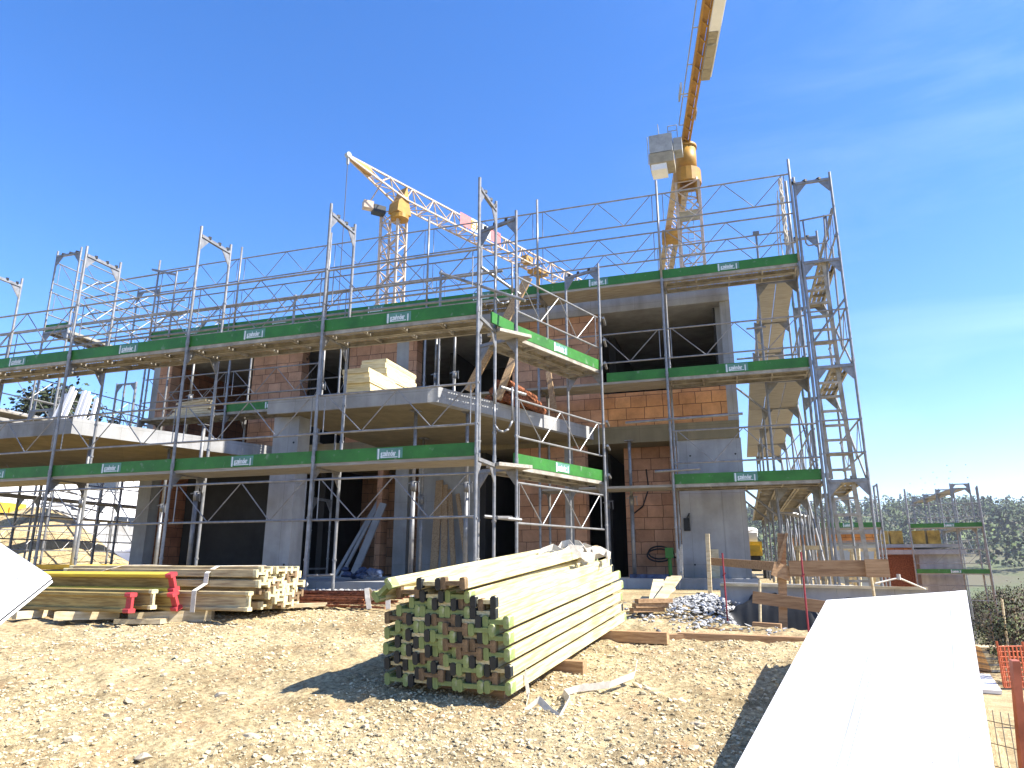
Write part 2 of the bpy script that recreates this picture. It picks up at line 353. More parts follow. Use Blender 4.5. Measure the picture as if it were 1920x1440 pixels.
def scatter(name,n,box,smin,smax,pw,matl,seed,dens=None,zf=near_z,flat=.6):
    g=np.random.default_rng(seed); x=g.uniform(box[0],box[1],n); y=g.uniform(box[2],box[3],n)
    if dens is not None:
        k=g.uniform(0,1,n)<dens(x,y); x=x[k]; y=y[k]; n=len(x)
    s=smin*(smax/smin)**(g.uniform(0,1,n)**pw)
    z=zf(x,y)
    P=np.array([list(v) for v in ICO]); F=np.array(ICOF)
    k=g.uniform(.65,1.25,(n,12,1)); sc=g.uniform(.6,1.3,(n,1,3))*np.array([1,1,flat]); a=g.uniform(0,6.28,n)
    q=P[None]*k*sc*s[:,None,None]
    ca,sa=np.cos(a)[:,None],np.sin(a)[:,None]
    qx=q[:,:,0]*ca-q[:,:,1]*sa; qy=q[:,:,0]*sa+q[:,:,1]*ca
    tl=g.normal(0,.25,n)[:,None]
    co=np.stack([qx+x[:,None],qy+y[:,None],q[:,:,2]+qx*tl+(z+s*.18)[:,None]],-1).reshape(-1,3)
    f=(F[None]+(np.arange(n)*12)[:,None,None]).reshape(-1,3)
    o=link(name,raw_mesh(name,co,f,[matl],smooth=False)); return o
def build_gravel():
    def dens(x,y):
        r=np.hypot(x+.5,y); d=np.clip(3.2/r,.12,1)**1.3
        return d*np.clip(.55+1.1*vnoise(x/.8,y/.8,21)+.6*vnoise(x/.3,y/.3,22),.05,1)*(x<1.5)
    o=scatter('gravel',200000,(-6.8,1.5,1.9,7.6),.0035,.02,2.7,M['gravelm'],5,dens); tag(o,'pale stony gravel strewn over the tan soil in front','gravel',kind='stuff')
    def d3(x,y): return np.clip(.2+1.6*vnoise(x/.6,y/.6,71),0,1)*np.clip(3.5/np.hypot(x+.5,y),.15,1)*(x<1.2)
    o=scatter('gravel',4200,(-6.5,1.2,2.0,7.3),.012,.036,2.0,M['gravelm'],15,d3,flat=.5); tag(o,'scattered coarser pale stones among the gravel in front','gravel',kind='stuff')
    def d2(x,y): return np.exp(-(((x+.42)/.62)**2+((y-9.0)/.85)**2)*1.3)*1.3
    def z2(x,y): return near_z(x,y)+.16*np.exp(-(((x+.42)/.6)**2+((y-9.0)/.8)**2)*1.5)
    o=scatter('gravel_heap',5200,(-1.6,.6,7.7,10.4),.012,.04,1.6,M['gravelg'],6,d2,z2); tag(o,'low heap of grey crushed gravel beside the plank barrier','gravel',kind='stuff')
    g=random.Random(3)
    o=scatter('crushed_stone',2600,(-7.4,-3.6,9.2,10.6),.012,.035,1.6,M['gravelg'],9,None,lambda x,y: gz(x,y)+.02); tag(o,'strip of pale crushed stone along the foot of the scaffold','gravel',kind='stuff')
    spots=[(-2.25,3.25,.05),(-2.9,3.9,.06),(-3.3,3.5,.07),(-2.05,3.0,.045),(-3.7,4.6,.07),(-4.6,5.2,.06),(-.62,4.2,.045),(-.35,4.9,.05),(-.75,5.6,.04),(-.2,5.9,.035),(-2.7,5.6,.04),(-1.75,3.6,.04),
           (-2.62,4.55,.035),(-3.1,5.9,.045),(-4.1,4.0,.05),(-.95,3.5,.05),(-3.9,3.55,.06),(-.1,6.7,.04),(-1.15,6.4,.035),(-2.35,4.3,.035)]
    for i,(x,y,s) in enumerate(spots):
        mb=MB(); z=float(near_z(np.array([x]),np.array([y]))[0]); mb.stone((x,y,z+s*.06),s*(.75+.4*((i*37)%10)/10),s*(.55+.3*((i*53)%10)/10),s*.42,100+i)
        solo(mb,'stone',M['stone'],'pale fist-sized stone lying on the tan gravelly soil','stone','loose stones on the gravel')

# ---------------------------------------------------------------- scaffolding
def text_shape(txt,size,bold=.0):
    cu=bpy.data.curves.new('tmp','FONT'); cu.body=txt; cu.size=size; cu.offset=bold; cu.resolution_u=2
    o=bpy.data.objects.new('tmp',cu); COL.objects.link(o)
    dg=bpy.context.evaluated_depsgraph_get(); me=o.evaluated_get(dg).to_mesh()
    vs=[tuple(v.co) for v in me.vertices]; fs=[tuple(p.vertices) for p in me.polygons]
    o.to_mesh_clear(); bpy.data.objects.remove(o); bpy.data.curves.remove(cu)
    return vs,fs
TXT=text_shape('g.zehnder',.105,.005)
class Run:
    pr=.024
    def __init__(s,O,d,n,bay=2.5,w=.73): s.O=V((*O,0)); s.d=V((*d,0)).normalized(); s.n=V((*n,0)).normalized(); s.bay=bay; s.w=w
    def p(s,a,t,z): q=s.O+s.d*a+s.n*t; return V((q.x,q.y,z))
PR=.024
def frame(r,parent,k,z0,z1,spig=.0,bottom=False,couple=False,tubes=True,lab=None):
    mb=MB(); a=k*r.bay
    for t in (0,r.w):
        if tubes:
            mb.tube(r.p(a,t,z0),r.p(a,t,z1+spig),r.pr,10)
            mb.tube(r.p(a,t,z0+.02),r.p(a,t,z0+.10),PR*1.22,8)         # joint collar
            for zz in (z0+.43,z0+1.0): mb.tube(r.p(a-.03,t,zz),r.p(a+.03,t,zz),.02,6)   # rail brackets
        if bottom:
            mb.tube(r.p(a,t,z0-.12),r.p(a,t,z0+.02),.017,8); q=r.p(a,t,z0-.13); mb.box(q.x-.075,q.x+.075,q.y-.075,q.y+.075,q.z,q.z+.012)
    mb.bar(r.p(a,.02,z1-.045),r.p(a,r.w-.02,z1-.045),.05,.05)
    if bottom: mb.tube(r.p(a,0,z0+.22),r.p(a,r.w,z0+.22),.016,8)
    for t,sg in ((0,1),(r.w,-1)):      # corner gussets
        A=r.p(a,t+sg*.02,z1-.28);B=r.p(a,t+sg*.2,z1-.06);C=r.p(a,t+sg*.02,z1-.06); e=r.d*.008
        mb.bar(A,B,.03,.012,up=r.d)
        mb.add([A-e,B-e,C-e,A+e,B+e,C+e],[(0,1,2),(5,4,3),(0,3,4,1),(1,4,5,2),(2,5,3,0)])
    if couple:
        for t in (.18,.42,.62): mb.bar(r.p(a-.035,t,z1-.01),r.p(a+.035,t+.05,z1-.01),.05,.045,m=1)
    return part(mb,'frame',[M['galv'],M['dark']],parent,label=lab)
def deck(r,parent,k,z,wooden=False,inset=.03,planks=2):
    mb=MB(); a0=k*r.bay+inset; a1=(k+1)*r.bay-inset
    pw=.32
    for i in range(planks):
        t0=.04+i*(pw+.015); t1=t0+pw
        if wooden:
            mb.bar(r.p(a0,t0+pw/2,z-.0225),r.p(a1,t0+pw/2,z-.0225),pw,.045); continue
        def q(sa,sb,ta,tb,zz): mb.add([r.p(sa,ta,zz),r.p(sb,ta,zz),r.p(sb,tb,zz),r.p(sa,tb,zz)],[(0,1,2,3)])
        rows=[.07,.16,.25]; h=.009; e=[0]+[x for c in rows for x in (c-h,c+h)]+[pw]
        for j in range(0,len(e),2): q(a0,a1,t0+e[j],t0+e[j+1],z)
        for c in rows:
            s=a0
            while s<a1-.02:
                q(s,min(s+.026,a1),t0+c-h,t0+c+h,z); s+=.06
        for t in (t0+.003,t1-.003): mb.bar(r.p(a0,t,z-.033),r.p(a1,t,z-.033),.006,.064)
        for t in (t0+.02,t1-.02): mb.bar(r.p(a0,t,z-.063),r.p(a1,t,z-.063),.04,.005)
        for s in (a0+.02,a0+(a1-a0)*.25,a0+(a1-a0)*.5,a0+(a1-a0)*.75,a1-.02): mb.bar(r.p(s,t0+.008,z-.03),r.p(s,t1-.008,z-.03),.03,.05)
    return part(mb,'deck',M['deckwood'] if wooden else M['deck'],parent)
def toe(r,parent,k,z,label=True,t=.033,frac=.45,span=(0,1),h=.18):
    mb=MB(); a0=(k+span[0])*r.bay+.02; a1=(k+span[1])*r.bay-.02
    mb.bar(r.p(a0,t+.014,z+h/2),r.p(a1,t+.014,z+h/2),.028,h)
    for a in (a0,a1): mb.bar(r.p(a-.015,t+.014,z+h/2),r.p(a+.015,t+.014,z+h/2),.034,h+.006)
    o=part(mb,'toe_board',M['green'],parent)
    if label:
        c=a0+(a1-a0)*frac; sgn=1
        ex=r.d.copy()
        # letters read left to right seen from outside (looking along +n)
        if ex.cross(V((0,0,1))).dot(r.n)>0: pass
        left=ex if ex.cross(V((0,0,1))).dot(-r.n)>0 else -ex
        lm=MB(); 
        B=lambda u,v,o=.0: r.p(c,t-.002-o,z+v)+left*u
        def rect(u0,u1,v0,v1,o,m): lm.add([B(u0,v0,o),B(u1,v0,o),B(u1,v1,o),B(u0,v1,o)],[(0,1,2,3)],m)
        rect(-.2,.2,.022,.165,.0005,0)
        rect(-.185,-.16,.012,.16,.002,1)
        for (vs,fs),u0 in ((TXT,-.135),):
            lm.add([B(u0+x*.56,.055+y,.0025) for x,y,_ in vs],fs,1)
        rect(-.135,.125,.03,.042,.002,1)
        rect(.14,.16,.02,.13,.002,1)
        part(lm,'label_plate',[M['plate'],M['white']],o)
    return o
def lattice(r,parent,k,z0,z1,t=.036,name='guardrail'):
    mb=MB(); a0=k*r.bay+.02; a1=(k+1)*r.bay-.02; L=a1-a0
    for z in (z0,z1): mb.tube(r.p(a0,t,z),r.p(a1,t,z),.0165,8)
    f=[.045,.27,.49,.71,.955]; zz=[z1,z0,z1,z0,z1]
    for i in range(4): mb.tube(r.p(a0+L*f[i],t,zz[i]),r.p(a0+L*f[i+1],t,zz[i+1]),.0085,6,caps=False)
    for x in (.035,.965): mb.tube(r.p(a0+L*x,t,z0),r.p(a0+L*x,t,z1),.0085,6,caps=False)
    return part(mb,name,M['galv'],parent)
def tubes(parent,name,segs,rad=.024,m='galv',clamp=True):
    for a,b in segs:
        mb=MB(); mb.tube(a,b,rad,8); part(mb,name,M[m],parent)
def prop(p0,p1,label,grp='steel props under the concrete slabs'):
    """telescopic steel prop"""
    p0=V(p0);p1=V(p1); t=thing('steel_prop',label,'prop',p0,grp); d=p1-p0; L=d.length; d.normalize(); mid=p0+d*L*.56
    mb=MB(); mb.tube(p0,mid,.038,10); mb.tube(mid-d*.1,mid+d*.06,.048,10); part(mb,'outer_tube',M['galv'],t,True)
    mb=MB(); mb.tube(mid,p1,.03,10); part(mb,'inner_tube',M['galv'],t,True)
    mb=MB(); mb.bar(mid+V((-.1,-.03,.02)),mid+V((.12,-.03,.05)),.018,.018); mb.bar(mid+V((.1,-.03,.05)),mid+V((.11,-.03,-.12)),.015,.015); part(mb,'handle',M['galv'],t)
    mb=MB(); mb.bar(p0-V((.08,0,0)),p0+V((.08,0,0)),.16,.012); part(mb,'end_plate',M['galv'],t)
    mb=MB(); mb.bar(p1-V((.08,0,.006)),p1+V((.08,0,-.006)),.16,.012); part(mb,'end_plate',M['galv'],t)
L1,L2,L3=1.41,3.41,5.41
def build_scaffolds():
    # --- front run
    F=Run((-3.265,8.62),(-1,0),(0,1)); t=thing('scaffolding','steel scaffolding along the front of the house with two green boarded levels','scaffolding',(-9.5,9,-.4))
    for k in range(6):
        base=float(gz(np.array(-3.265-2.5*k),np.array(8.62)))+.0
        frame(F,t,k,base+.1,L1,bottom=True); frame(F,t,k,L1,L2); frame(F,t,k,L2,L2+2,.12,couple=True)
    for k in range(5):
        deck(F,t,k,L1,wooden=True); deck(F,t,k,L2); toe(F,t,k,L1,frac=.52 if k==0 else .5); toe(F,t,k,L2,frac=.5)
        lattice(F,t,k,.609,1.177); lattice(F,t,k,1.841,2.41); lattice(F,t,k,3.82,4.40)
        if k: lattice(F,t,k,3.84,4.38,t=.765)
    # inner guard and clamps on the upper level
    tubes(t,'guard_tube',[(F.p(-.1,.78,4.36),F.p(6.3,.78,4.36)),(F.p(-.1,.78,3.98),F.p(12.4,.78,3.98)),(F.p(6.1,.8,4.42),F.p(12.4,.8,4.42)),(F.p(.93,.78,3.4),F.p(.93,.78,4.5)),(F.p(3.6,.78,3.4),F.p(3.6,.78,4.42))],.022)
    tubes(t,'cross_tube',[(F.p(.95,.78,4.47),V((-2.75,9.2,3.75))),(F.p(-.12,.5,.62),F.p(-.12,1.15,.66))],.024)
    # --- return run at the corner
    S=Run((-3.04,9.69),(.349,.937),(-.937,.349)); t=thing('scaffolding','short scaffolding return at the corner with bright green boards in the sun','scaffolding',(-2.7,10.9,-.4))
    for k in range(2):
        frame(S,t,k,-.35,L1,bottom=True); frame(S,t,k,L1,L2); frame(S,t,k,L2,L2+2,.1 if k==0 else .06,couple=True)
    deck(S,t,0,L1); deck(S,t,0,L2); toe(S,t,0,L1,frac=.5); toe(S,t,0,L2,frac=.5)
    lattice(S,t,0,.58,1.16); lattice(S,t,0,1.84,2.41); lattice(S,t,0,3.82,4.40)
    tubes(t,'tie_tube',[(S.p(2.42,-.12,z),S.p(2.72,.02,z-.02)) for z in (1.5,2.0,2.43,3.5,3.93,4.35)]+[(S.p(-.25,.1,2.55),S.p(.2,-.02,2.5)),(S.p(-.5,.35,4.48),S.p(.1,.0,4.1)),(S.p(-.42,.25,.66),S.p(.05,-.05,.62))],.024)
    mb=MB(); lp=[V((-3.25,9.3,2.62)),V((-3.25,9.3,2.25)),V((-3.25,9.3,1.95)),V((-3.19,9.31,1.86)),V((-3.12,9.33,1.84)),V((-3.05,9.35,1.88)),V((-3.0,9.36,2.0)),V((-3.0,9.36,2.5))]
    mb.path(lp,.017,8); mb.path([p+V((0,.0,1.95)) for p in lp],.016,8); part(mb,'gate_loop',M['galv'],t,True)
    # corner filling boards between the two runs
    mb=MB(); 
    for z in (L1-.01,L2-.01): mb.bar((-3.3,9.38,z-.02),(-2.95,9.85,z-.02),.34,.05)
    part(mb,'corner_deck',M['deckwood'],t)
    mb=MB(); mb.bar((-3.22,9.05,L2+.085),(-3.07,9.62,L2+.085),.028,.165); part(mb,'toe_board',M['green'],t)
    # --- rear run in front of the upper storey
    Rr=Run((1.41,12.93),(-1,0),(0,1)); t=thing('scaffolding','long steel scaffolding in front of the upper storey with three green boarded levels','scaffolding',(-6,13.3,-.4))
    base=[-.4,-.35,-.3,2.7,-.3,2.7,2.7]
    for k in range(7):
        if base[k]<0: frame(Rr,t,k,base[k],L1,bottom=True); frame(Rr,t,k,L1,L2)
        else: frame(Rr,t,k,base[k],L2)
        frame(Rr,t,k,L2,L3)
        mb=MB(); mb.tube(Rr.p(2.5*k,0,L3),Rr.p(2.5*k,0,L3+2.12),PR,10); part(mb,'standard',M['galv'],t,True)
    deck(Rr,t,0,L1); toe(Rr,t,0,L1,frac=.5); deck(Rr,t,1,L1,wooden=True)
    for k in range(6):
        deck(Rr,t,k,L3,wooden=(k==1)); toe(Rr,t,k,L3,frac=.5)
        lattice(Rr,t,k,5.82,6.41); lattice(Rr,t,k,6.65,7.24)
        deck(Rr,t,k,L2,wooden=(k in(1,2)))
        if k in (0,4): toe(Rr,t,k,L2,frac=.5)
        if k==1: toe(Rr,t,k,L2,label=False,span=(0,.46))
    lattice(Rr,t,0,1.79,2.38); lattice(Rr,t,0,3.79,4.37); lattice(Rr,t,1,3.79,4.37); lattice(Rr,t,4,3.79,4.37); lattice(Rr,t,5,3.79,4.37)
    # short inner guard on the roof side
    for k in range(6): lattice(Rr,t,k,5.80,6.38,t=.72)
    for k in (0,2):
        mb=MB(); a=.66+2.5*k; mb.tube(Rr.p(a,.73,L3),Rr.p(a,.73,L3+1.05),.022,8); mb.bar(Rr.p(a-.06,.73,L3+1.02),Rr.p(a+.06,.73,L3+1.02),.06,.07)
        part(mb,'inner_post',M['galv'],t)
    tubes(t,'tie_tube',[((.2,12.9,2.62),(-1.9,12.9,2.58)),((-.6,12.86,1.66),(-1.4,12.86,1.64))])
    # end frame of the upper level on the left
    mb=MB(); mb.tube((-13.0,12.93,L3),(-13.0,12.93,7.15),PR,8); mb.bar((-13.8,12.93,7.3),(-13.0,12.93,7.05),.05,.05); part(mb,'end_frame',M['galv'],t)
    Lg=Run((-15.55,11.7),(0,1),(1,0),w=.76); t=thing('scaffolding','upper scaffolding bay standing on the left canopy with open rails against the sky','scaffolding',(-15.2,13,2.7))
    for k in range(3):
        frame(Lg,t,k,2.72,3.5); frame(Lg,t,k,3.5,L3); frame(Lg,t,k,L3,L3+2,.1,couple=(k==0))
    for k in range(2):
        deck(Lg,t,k,L3)
        for q in (0,.72):
            lattice(Lg,t,k,5.85,6.42,t=q+.02); lattice(Lg,t,k,6.66,7.2,t=q+.02); lattice(Lg,t,k,3.2,3.75,t=q+.02)
    mb=MB(); mb.bar((-15.55,11.72,L3+.09),(-14.8,11.72,L3+.09),.028,.17); part(mb,'toe_board',M['green'],t)
    tubes(t,'guard_tube',[((-17.5,14.2,z),(-13.9,14.23,z+.05)) for z in (7.83,7.44,6.92,6.51,6.1)],.024)
    # --- side run along the right gable, with its ladder bay
    E=Run((1.41,13.72),(0,1),(-1,0)); t=thing('scaffolding','scaffolding beside the right gable with steel decks seen from below','scaffolding',(1.05,18,-.4))
    for k in range(5):
        frame(E,t,k,-.4,L1,bottom=True); frame(E,t,k,L1,L2); frame(E,t,k,L2,L3)
        mb=MB(); mb.tube(E.p(2.5*k,0,L3),E.p(2.5*k,0,L3+1.1 if k else L3+2.1),PR,8); part(mb,'standard',M['galv'],t,True)
    for k in range(4):
        for z in (L1,L2,L3):
            deck(E,t,k,z,wooden=(z>=L2),planks=3 if z<L3 else 2); toe(E,t,k,z,label=(k==0))
            lattice(E,t,k,z+.41,z+.98)
        tubes(t,'brace',[(E.p(2.5*k,0,L1),E.p(2.5*k+2.5,0,L2)),(E.p(2.5*k,0,-.3),E.p(2.5*k+2.5,0,L1))],.02)
    tubes(t,'bracket_tube',[((.14,13.75,1.35),(.68,13.75,.85)),((.14,13.75,3.3),(.7,13.75,2.75)),((.14,16.2,1.35),(.68,16.2,.85)),((.14,13.74,1.36),(1.41,13.74,1.36)),((.2,14.9,4.2),(1.4,14.9,4.2)),((.4,13.3,4.33),(.75,13.3,4.33))],.02)
    W=Run((2.10,12.93),(0,1),(-1,0),w=.63); t=thing('ladder_tower','narrow scaffolding ladder bay standing at the right corner under the sky','ladder tower',(1.75,13.6,-.4))
    for k in range(2):
        for a,b in ((-.4,L1),(L1,L2),(L2,L3)): frame(W,t,k,a,b,bottom=(a<0))
        frame(W,t,k,L3,L3+1.62,.1,couple=True)
    for z in (L1,L2,L3): deck(W,t,0,z,planks=1)
    for z in (1.41,3.41):
        tubes(t,'guard_tube',[(W.p(0,.0,z+zz),W.p(0,.63,z+zz)) for zz in (.43,1.0)],.016)
    for z in (L1,L2,L3): lattice(W,t,0,z+.41,z+.98)
    mb=MB(); lp=[V((1.5,12.93,6.22)),V((2.06,12.93,6.26))]; mb.path(lp,.017,8)
    mb.path([V((1.55,12.93,6.2)),V((1.56,12.93,5.76)),V((1.6,12.93,5.7)),V((1.9,12.93,5.72)),V((1.95,12.93,5.78)),V((1.95,12.93,6.24))],.015,8); part(mb,'gate_loop',M['galv'],t,True)
    tubes(t,'brace',[(W.p(0,.03,L1),W.p(2.5,.03,L2)),(W.p(0,.03,L2),W.p(2.5,.03,L3)),(W.p(2.5,.6,-.3),W.p(0,.6,L1)),(W.p(0,0,L2+1.2),W.p(0,.63,L2+.4)),(W.p(2.5,0,L3+1),W.p(0,0,L3+1)),(W.p(2.5,0,L3+.5),W.p(0,0,L3+.5))],.02)
    for zb,zt,xo in ((-.42,L1+.05,.1),(L1,L2+.05,.04),(L2,L3+.05,0)):
        mb=MB(); a0=V((1.50+xo,12.99,zb)); a1=V((1.47+xo*.4,13.02,zt)); b0=a0+V((.36,0,0)); b1=a1+V((.36,0,0))
        mb.bar(a0,a1,.03,.06,up=(1,0,0)); mb.bar(b0,b1,.035,.07,up=(1,0,0)); n=int((zt-zb)/.25)
        for i in range(1,n+1):
            f=(i-.4)/n; mb.bar(a0+(a1-a0)*f,b0+(b1-b0)*f,.06,.038)
        part(mb,'ladder',M['deck'],t)
    tubes(t,'hand_pole',[((1.93,13.0,6.3),(1.86,13.0,L3-.6)),((2.02,13.1,5.7),(1.98,13.1,L2+.3))],.018)
    # rope, bag and bundles tied at the head of the side run
    mb=MB(); g=random.Random(2)
    for q in range(3): mb.path([V((1.27+.03*math.sin(i*1.1+q*2),13.3+.02*q,5.95+i*.075)) for i in range(20)],.017,6)
    for zz in (6.5,6.95,7.3): mb.stone((1.27,13.31,zz),.05,.045,.07,int(zz*10))
    mb.path([V((1.2,13.3,7.1)),V((1.12,13.3,6.3)),V((1.1,13.3,5.45))],.012,6); mb.path([V((1.2,13.32,6.9)),V((1.16,13.3,6.1)),V((1.19,13.3,5.45))],.012,6)
    solo(mb,'rope_bundle',M['strap'],'pale knotted rope hanging down the corner post at the top','rope')

# ---------------------------------------------------------------- the house
def build_house():
    t=thing('house_shell','unfinished house shell of concrete slabs and orange clay blocks','house',(-7,18,-.5))
    Y=13.9; TH=.3
    def bx(name,m,*b,lab=None):
        mb=MB(); mb.box(*b); return part(mb,name,M[m],t,label=lab)
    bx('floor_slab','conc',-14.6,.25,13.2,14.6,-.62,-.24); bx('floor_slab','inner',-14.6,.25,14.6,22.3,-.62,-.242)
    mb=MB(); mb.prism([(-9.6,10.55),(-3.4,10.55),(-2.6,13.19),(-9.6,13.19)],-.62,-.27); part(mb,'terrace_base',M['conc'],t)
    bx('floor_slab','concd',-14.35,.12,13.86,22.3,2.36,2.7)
    mb=MB(); mb.box(-14.4,.14,13.84,22.3,5.15,5.5); part(mb,'roof_slab',M['conc'],t)
    # ground storey, from the left
    def wall(x0,x1,z0,z1,m='conc',y=Y,th=TH,name=None): return bx(name or ('brick_wall' if m.startswith('brick') else 'concrete_wall'),m,x0,x1,y,y+th,z0,z1)
    z0,z1=-.24,2.36
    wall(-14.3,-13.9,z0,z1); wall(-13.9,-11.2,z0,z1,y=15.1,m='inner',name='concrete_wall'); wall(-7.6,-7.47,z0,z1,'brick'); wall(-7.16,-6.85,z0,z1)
    wall(-6.6,-5.3,z0,z1); wall(-4.32,-3.33,z0,z1,'brick'); wall(-3.33,-3.15,z0,z1); wall(-3.15,-2.9,z0,z1,'brick')
    wall(-2.2,-1.07,z0,z1,'brick',y=14.5); 
    for a,b in ((-1.07,-.292),(-.282,.14)): wall(a,b,z0,z1)
    wall(-.292,-.282,z0,z1,y=Y+.01,th=.28)
    # upper storey
    z0,z1=2.7,5.15
    wall(-14.1,-13.72,z0,z1,'brick'); wall(-14.3,-14.1,z0,z1); wall(-11.2,-9.8,z0,z1,'brick'); wall(-8.5,-7.26,z0,z1,'brick'); wall(-7.26,-6.95,z0,z1); wall(-6.95,-6.75,z0,z1,'brick')
    wall(-4.45,-2.55,z0,z1,'brick'); wall(-2.55,-.06,z0,3.4,'brick2'); wall(-.06,.14,z0,z1)
    # side and back walls, partitions
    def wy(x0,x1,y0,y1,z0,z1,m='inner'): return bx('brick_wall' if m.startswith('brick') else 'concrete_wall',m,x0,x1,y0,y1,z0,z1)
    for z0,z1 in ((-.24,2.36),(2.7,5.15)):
        wy(-.16,.139,Y+TH,22,z0,z1,'conc'); wy(-.20,-.165,Y+TH,22,z0,z1); wy(-14.3,-14.0,Y+TH,22,z0,z1,'bricky')  # thin lining inside the gable, interior shade in its colour
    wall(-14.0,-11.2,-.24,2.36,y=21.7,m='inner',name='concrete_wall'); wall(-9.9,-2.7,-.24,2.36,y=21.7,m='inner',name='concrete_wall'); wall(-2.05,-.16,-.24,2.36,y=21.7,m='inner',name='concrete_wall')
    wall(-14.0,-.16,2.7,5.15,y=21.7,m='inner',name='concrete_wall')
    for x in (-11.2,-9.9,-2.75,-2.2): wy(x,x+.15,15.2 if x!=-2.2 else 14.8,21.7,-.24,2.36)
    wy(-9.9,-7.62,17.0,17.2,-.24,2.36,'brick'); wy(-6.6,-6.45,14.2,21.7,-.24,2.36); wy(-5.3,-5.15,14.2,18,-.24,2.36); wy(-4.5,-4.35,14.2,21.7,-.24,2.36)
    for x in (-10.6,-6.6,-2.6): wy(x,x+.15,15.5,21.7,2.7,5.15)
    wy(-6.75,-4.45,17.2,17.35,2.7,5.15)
    # terrace slab and its edge beam, canopy slab on the left
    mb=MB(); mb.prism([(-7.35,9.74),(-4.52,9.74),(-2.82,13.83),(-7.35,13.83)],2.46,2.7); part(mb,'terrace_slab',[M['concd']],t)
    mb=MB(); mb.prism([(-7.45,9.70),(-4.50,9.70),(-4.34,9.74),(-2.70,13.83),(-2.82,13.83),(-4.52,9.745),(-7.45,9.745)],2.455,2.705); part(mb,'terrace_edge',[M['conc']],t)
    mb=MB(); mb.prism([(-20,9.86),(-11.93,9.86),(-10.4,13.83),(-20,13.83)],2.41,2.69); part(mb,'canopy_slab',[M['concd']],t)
    mb=MB(); mb.prism([(-20,9.82),(-11.9,9.82),(-10.33,13.83),(-10.4,13.83),(-11.93,9.855),(-20,9.855)],2.40,2.7); part(mb,'canopy_edge',[M['conc']],t)
    mb=MB(); mb.box(-7.5,-7.24,9.98,10.32,-.5,2.455); mb.box(-7.24,-7.0,9.982,10.318,-.5,2.455); part(mb,'column',[M['conc']],t)
    # small fixings on the concrete
    mb=MB()
    for x,z in ((-.82,2.05),(.02,2.05),(-.86,.0),(.0,.02),(-7.08,2.0),(-7.08,-.0)): mb.tube((x,(13.895 if x>-2 else 9.975),z),(x,(13.9 if x>-2 else 9.98),z),.018,8)
    part(mb,'tie_hole',M['dark'],t)
    mb=MB(); mb.box(-1.02,-.9,13.87,13.899,.62,.86); mb.path([V((-.96,13.86,.85)),V((-.9,13.84,.95)),V((-.93,13.84,.66))],.012,6); part(mb,'junction_box',M['dark'],t)
    # shuttering boards still fixed to the right corner
    mb=MB(); mb.box(-.62,-.42,13.86,13.899,-.3,.28); part(mb,'board',M['pale'],t)
    # props
    g=0
    for (x,y,zb,zt,l) in ((-4.93,10.2,-.32,2.455,'thick steel prop holding up the outer corner of the terrace slab'),(-4.16,10.55,-.32,2.455,'steel prop under the terrace slab beside the scaffold corner'),(-8.9,9.9,-.4,2.4,'white steel prop beside the concrete column at the pile of beams'),
        (-12.05,10.4,-.4,2.4,'sunlit white steel prop under the left canopy corner'),(-11.45,11.8,-.4,2.4,'white steel prop in the gap under the left canopy edge'),(-5.9,12.6,-.27,2.455,'grey steel prop in the shade below the terrace'),(-2.55,14.4,-.24,2.36,'dark steel prop in the passage opening'),(-1.95,13.6,-.24,2.36,'thin prop in front of the brick recess wall')):
        prop((x,y,zb),(x,y,zt),l)
    # upper storey props in the openings
    for x in (-6.2,-5.75,-12.9,-9.1): prop((x,13.75,2.7),(x,13.75,5.15),{-6.2:'white prop standing in the wide opening above the terrace',-5.75:'second thin prop in the wide opening above the terrace',-12.9:'prop in the left upper opening by the planks',-9.1:'prop in the narrow upper window opening'}[x],'steel props in the upper openings')
    # window guard lattices
    for x0,x1,l in ((-13.7,-11.2,'lattice guard across the left upper opening'),(-9.8,-8.5,'lattice guard across the narrow upper opening')):
        mb=MB(); L=x1-x0
        for z in (3.7,4.28): mb.tube((x0,13.87,z),(x1,13.87,z),.016,6)
        for i in range(4): mb.tube((x0+L*i/4,13.87,4.28 if i%2==0 else 3.7),(x0+L*(i+1)/4,13.87,3.7 if i%2==0 else 4.28),.009,6)
        solo(mb,'opening_guard',M['galv'],l,'guard rail','guards across the upper openings')
    # yellow panels stacked on the terrace
    g=random.Random(5)
    def stack(x0,x1,y0,y1,zb,n,th,word,grp,base=0):
        z=zb
        for i in range(n):
            h=th*g.uniform(.85,1.15); dx=g.uniform(-.02,.02); dy=g.uniform(-.03,.03)
            mb=MB(); mb.box(x0+dx,x1+dx,y0+dy,y1+dy,z,z+h-.004)
            if i%3==0: mb.box(x0+dx-.004,x1+dx+.004,y0+dy-.004,y1+dy+.004,z+h*.35,z+h*.6)
            nm=['lowest','second','third','fourth','fifth','sixth','seventh','eighth','ninth','tenth','eleventh'][i] if i<n-1 else 'topmost'
            solo(mb,'formwork_sheet',M['panel'],f'yellow formwork panel, {nm} in the {word} stack on the terrace','panel',grp); z+=h
    stack(-6.22,-5.72,10.02,11.0,2.7,6,.085,'lower left','yellow panels on the terrace')
    stack(-6.5,-5.99,11.08,12.35,2.7,10,.099,'taller right','yellow panels on the terrace')
    # planks piled by the left opening
    for i in range(7):
        mb=MB(); z=3.43+.055*i; mb.bar((-12.75+.05*(i%3),13.1+.03*i,z),(-11.75+.06*(i%2),13.25-.02*i,z+.01),.2,.05)
        solo(mb,'plank',M['pale'],f'short pale plank, {["lowest","second","third","fourth","fifth","sixth","topmost"][i]} on the small pile by the left upper opening','plank','planks by the left upper opening')
